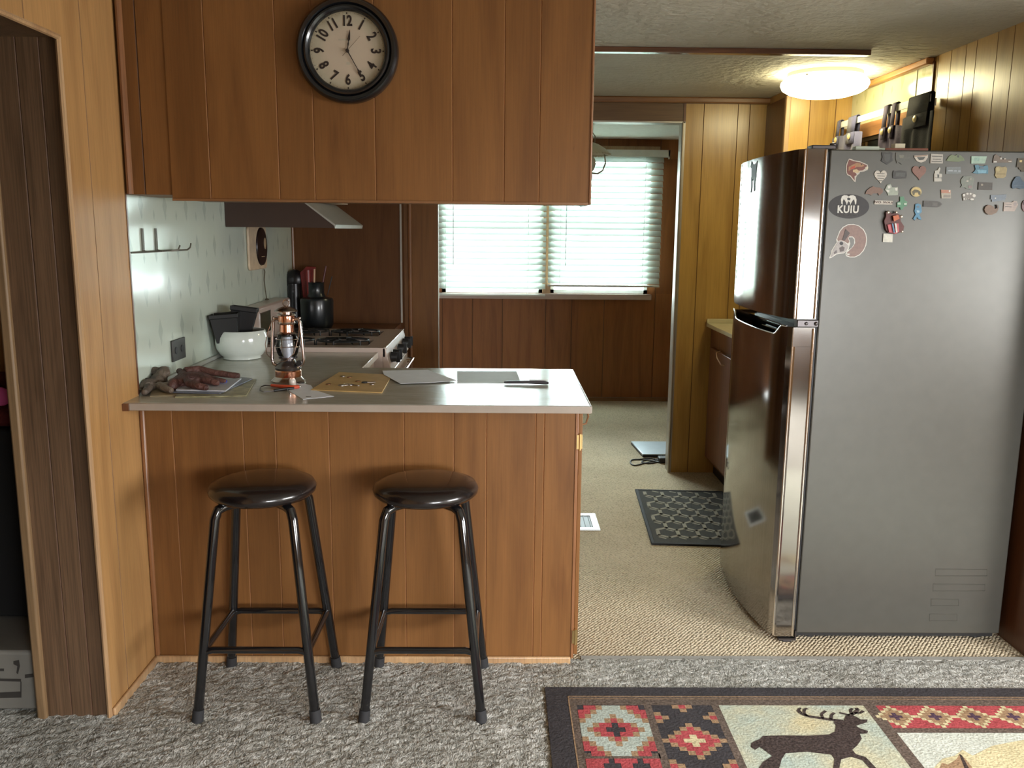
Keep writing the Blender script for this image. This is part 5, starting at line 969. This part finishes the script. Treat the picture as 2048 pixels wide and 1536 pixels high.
# rug floats on the pile: sides reach the floor
w = MB(); w.box(RUGX0, RUGX1, RUGY0, RUGY1, .001, .0117, 0); w.build('underlay', mat('dark_underlay', (.03, .025, .022), .9), rug)
w = MB(); lev = {}
def quad(x0, x1, y0, y1, m, h=.0004): w.poly([(x0, y0, RZ+h), (x1, y0, RZ+h), (x1, y1, RZ+h), (x0, y1, RZ+h)], m)
def grid(rows, x0, y1, cw, ch, cm_, h=.0012, clipy=-9):
    for j, r in enumerate(rows):
        for i, c in enumerate(r):
            if c in cm_ and y1-(j+1)*ch > clipy: quad(x0+i*cw, x0+(i+1)*cw, y1-(j+1)*ch, y1-j*ch, cm_[c], h)
yb0 = rgp(1500, 1393).y; yb1 = rgp(1500, 1411).y; xb0 = rgp(1135, 1393).x
quad(xb0, RUGX1-.05, RUGY0+.05, yb0, Bn); quad(xb0, RUGX1-.05, yb0-.004, yb0, Tn, .0008); quad(xb0, xb0+.004, RUGY0+.05, yb0, Tn, .0008); quad(xb0, RUGX1-.05, yb0-.018, yb0-.015, Tn, .0008)
x1a, x1b = rgp(1153, 1406).x, rgp(1287, 1410).x; x2a, x2b = rgp(1302, 1410).x, rgp(1423, 1412).x; x3a, x3b = rgp(1438, 1413).x, rgp(1728, 1413).x; x4a = rgp(1752, 1413).x
cmap = {'K': K, 'R': Rd, 'T': Tn, 'W': Aq, 'C': Cr, 'P': Pl}
p1h = rgp(1200, 1406).y-rgp(1200, 1506).y
up_ = ['KRRTWWWTRRK', 'RRTWWWWWTRR', 'RTWWWTWWWTR', 'TWWWTRTWWWT', 'WWTRRKRRTWW', 'WTRRKKKRRTW']; rows = up_+up_[-2::-1]
quad(x1a, x1b, RUGY0+.1, yb1, K, .0006); quad(x2a, x2b, RUGY0+.1, yb1, K, .0006)
grid(rows, x1a, yb1-.004, (x1b-x1a)/11, p1h/11, {k: v for k, v in cmap.items() if k != 'K'})
yy = rgp(1250, 1507).y; quad(x1a-.004, x1b+.004, yy-.026, yy, Bn, .0010)
grid(['RRRRKRRRRKRRR', 'RRRKKKRRKKKRR', 'RRKKRKKKKRKKR', 'RKKRRRKKRRRKK', 'RRKKRKKKKRKKR', 'RRRKKKRRKKKRR']*3, x1a, yy-.026, (x1b-x1a)/13, .022, {'R': Rd}, .0012, RUGY0+.1)
h2 = ['KKKTRTKKK', 'KKKKTKKKK', 'TKKKKKKKT', 'RTKKKKKTR', 'TKKKKKKKT', 'KKKKTKKKK', 'KKKTRTKKK', 'KKTRRRTKK', 'KTRRCRRTK', 'TRRCCCRRT']; h2 = h2+h2[-2::-1]
grid(h2*3, x2a, yb1, (x2b-x2a)/9, (yb1-rgp(1380, 1482).y)/9.5, {k: v for k, v in cmap.items() if k != 'K'}, .0012, RUGY0+.1)
# deer panel
quad(x3a, x3b, RUGY0+.1, yb1, Gr, .0006)
def C5(pts): return [rgp(1060+u/2.073, 1350+v/2.073) for u, v in pts]
def rp(pts, m, h): w.poly([(p.x, p.y, RZ+h) for p in reversed(pts)], m)
rp(C5([(915, 300), (918, 284), (935, 274), (952, 268), (966, 254), (1060, 252), (1150, 253), (1240, 248), (1264, 236), (1268, 212), (1258, 196), (1275, 188), (1300, 192), (1318, 180), (1338, 168), (1355, 176), (1372, 186), (1400, 186), (1396, 198), (1372, 206), (1352, 212), (1366, 222), (1402, 234), (1398, 244), (1368, 246), (1376, 266), (1358, 292), (1336, 312), (1352, 330), (1392, 342), (1440, 392), (1418, 400), (1380, 356), (1330, 340), (1290, 352), (1280, 400), (1256, 400), (1262, 350), (1250, 332), (1150, 320), (1060, 326), (1044, 350), (1030, 400), (940, 400), (966, 362), (1004, 338), (978, 318), (952, 300), (934, 312)]), De, .0014)
def arm(pts, wd, h=.0015):
    q = C5(pts)
    for a, b in zip(q, q[1:]):
        d = (b-a); n = Vector((-d.y, d.x, 0)).normalized()*wd; rp([a+n, b+n, b-n, a-n], De, h)
arm([(1300, 192), (1240, 186), (1190, 178), (1150, 172), (1122, 160), (1112, 148)], .0065); arm([(1112, 148), (1118, 140), (1124, 140)], .004); arm([(1150, 172), (1136, 158), (1138, 144), (1150, 140)], .0045); arm([(1215, 182), (1208, 164), (1226, 150)], .0045); arm([(1248, 186), (1250, 168), (1262, 158)], .0045)
arm([(1310, 190), (1318, 172), (1345, 160), (1360, 146), (1352, 138)], .006); arm([(1325, 168), (1300, 162), (1282, 158)], .0045); arm([(1345, 160), (1372, 158), (1382, 150)], .0045); arm([(1335, 165), (1328, 148), (1338, 140)], .0045)
# brown dividers and the red band panel
p = [rgp(1728, 1412), rgp(1751, 1412), rgp(1845, 1536), rgp(1815, 1536)]
quad(x3b, x4a, RUGY0+.1, yb1, Bn, .0010); quad(x2b, x3a, RUGY0+.1, yb1, Bn, .0010); quad(x1b, x2a, RUGY0+.1, yb1, Bn, .0010)
yb2 = rgp(1850, 1457).y; yb3 = rgp(1850, 1466).y
quad(x4a, RUGX1-.1, yb2, yb1, Rd, .0006); quad(x4a, RUGX1-.1, yb3, yb2, Bn, .0010); quad(x4a, RUGX1-.1, RUGY0+.1, yb3, Wh, .0006)
c1 = rgp(1792, 1434.5); c2 = rgp(1870, 1434); pit = c2.x-c1.x; tile = ['RRRRCRRRR', 'RRRCTCRRR', 'RRCTTTCRR', 'RCTTPTTCR', 'CTTPPPTTC']; tile = tile+tile[-2::-1]
for k in range(6): grid(tile, c1.x-pit/2+k*pit, yb1-.002, pit/9, (yb1-yb2-.004)/9, {k_: v for k_, v in cmap.items() if k_ != 'R'}, .0012)
rp([rgp(*q) for q in ((1868, 1536), (1885, 1518), (1910, 1512), (1925, 1500), (1945, 1512), (1985, 1492), (2048, 1480), (2100, 1490), (2100, 1560), (1868, 1560))], Cr, .0010)
rp([rgp(*q) for q in ((1875, 1545), (1884, 1526), (1896, 1530), (1912, 1520), (1920, 1508), (1930, 1518), (1948, 1540), (1950, 1560))], Tn, .0012)
rp([rgp(*q) for q in ((1918, 1508), (1924, 1512), (1942, 1545), (1930, 1540))], De, .0014)
w.build('pattern', rm, rug)
# ================================================================ bedroom beyond the passage
w = MB(); wb = thing('storage_box', (-1.62, 2.66, 0), 'white storage box with dark printed marks on the floor of the dark room', 'box')
w.box(-2.1, -1.405, 2.475, 2.85, .012, .205); w.build('carton', mat('dimmed_white_carton', (.20, .19, .165), .6), wb, bevel=.01)  # white carton coloured darker to stand for the dim room
w = MB()
for pts in (((27, 1322), (38, 1320), (40, 1332), (36, 1348), (33, 1346), (35, 1332), (27, 1328)), ((50, 1349), (66, 1347), (68, 1354), (50, 1356)), ((67, 1321), (76, 1320), (76, 1334), (67, 1332)), ((0, 1357), (42, 1358), (42, 1363), (0, 1362)), ((0, 1385), (43, 1383), (43, 1395), (0, 1396)), ((0, 1337), (8, 1337), (8, 1342), (0, 1342)), ((41, 1363), (43, 1363), (43, 1384), (41, 1384))):
    w = MB(); w.prism([P('Y', 2.4745, *q) for q in pts], (0, -.0008, 0)); w.build('printed_mark', mat('dark_box_print', (.04, .035, .03), .7), wb)
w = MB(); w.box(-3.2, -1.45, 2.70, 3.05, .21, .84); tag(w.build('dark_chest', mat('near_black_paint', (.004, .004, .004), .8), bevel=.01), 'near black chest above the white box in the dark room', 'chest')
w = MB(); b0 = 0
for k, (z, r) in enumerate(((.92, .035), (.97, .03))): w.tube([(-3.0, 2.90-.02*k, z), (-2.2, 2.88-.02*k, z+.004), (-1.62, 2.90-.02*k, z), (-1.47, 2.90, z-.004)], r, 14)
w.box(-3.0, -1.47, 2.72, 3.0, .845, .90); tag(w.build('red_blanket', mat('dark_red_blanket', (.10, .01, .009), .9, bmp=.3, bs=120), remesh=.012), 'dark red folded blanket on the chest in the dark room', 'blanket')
w = MB(); w.blob(P('Y', 2.68, 0, 793), (.035, .012, .03)); tag(w.build('pink_plush', mat('bright_pink_cloth', (.6, .08, .25), .7)), 'bright pink cloth spot in front of the dark chest', 'cloth')
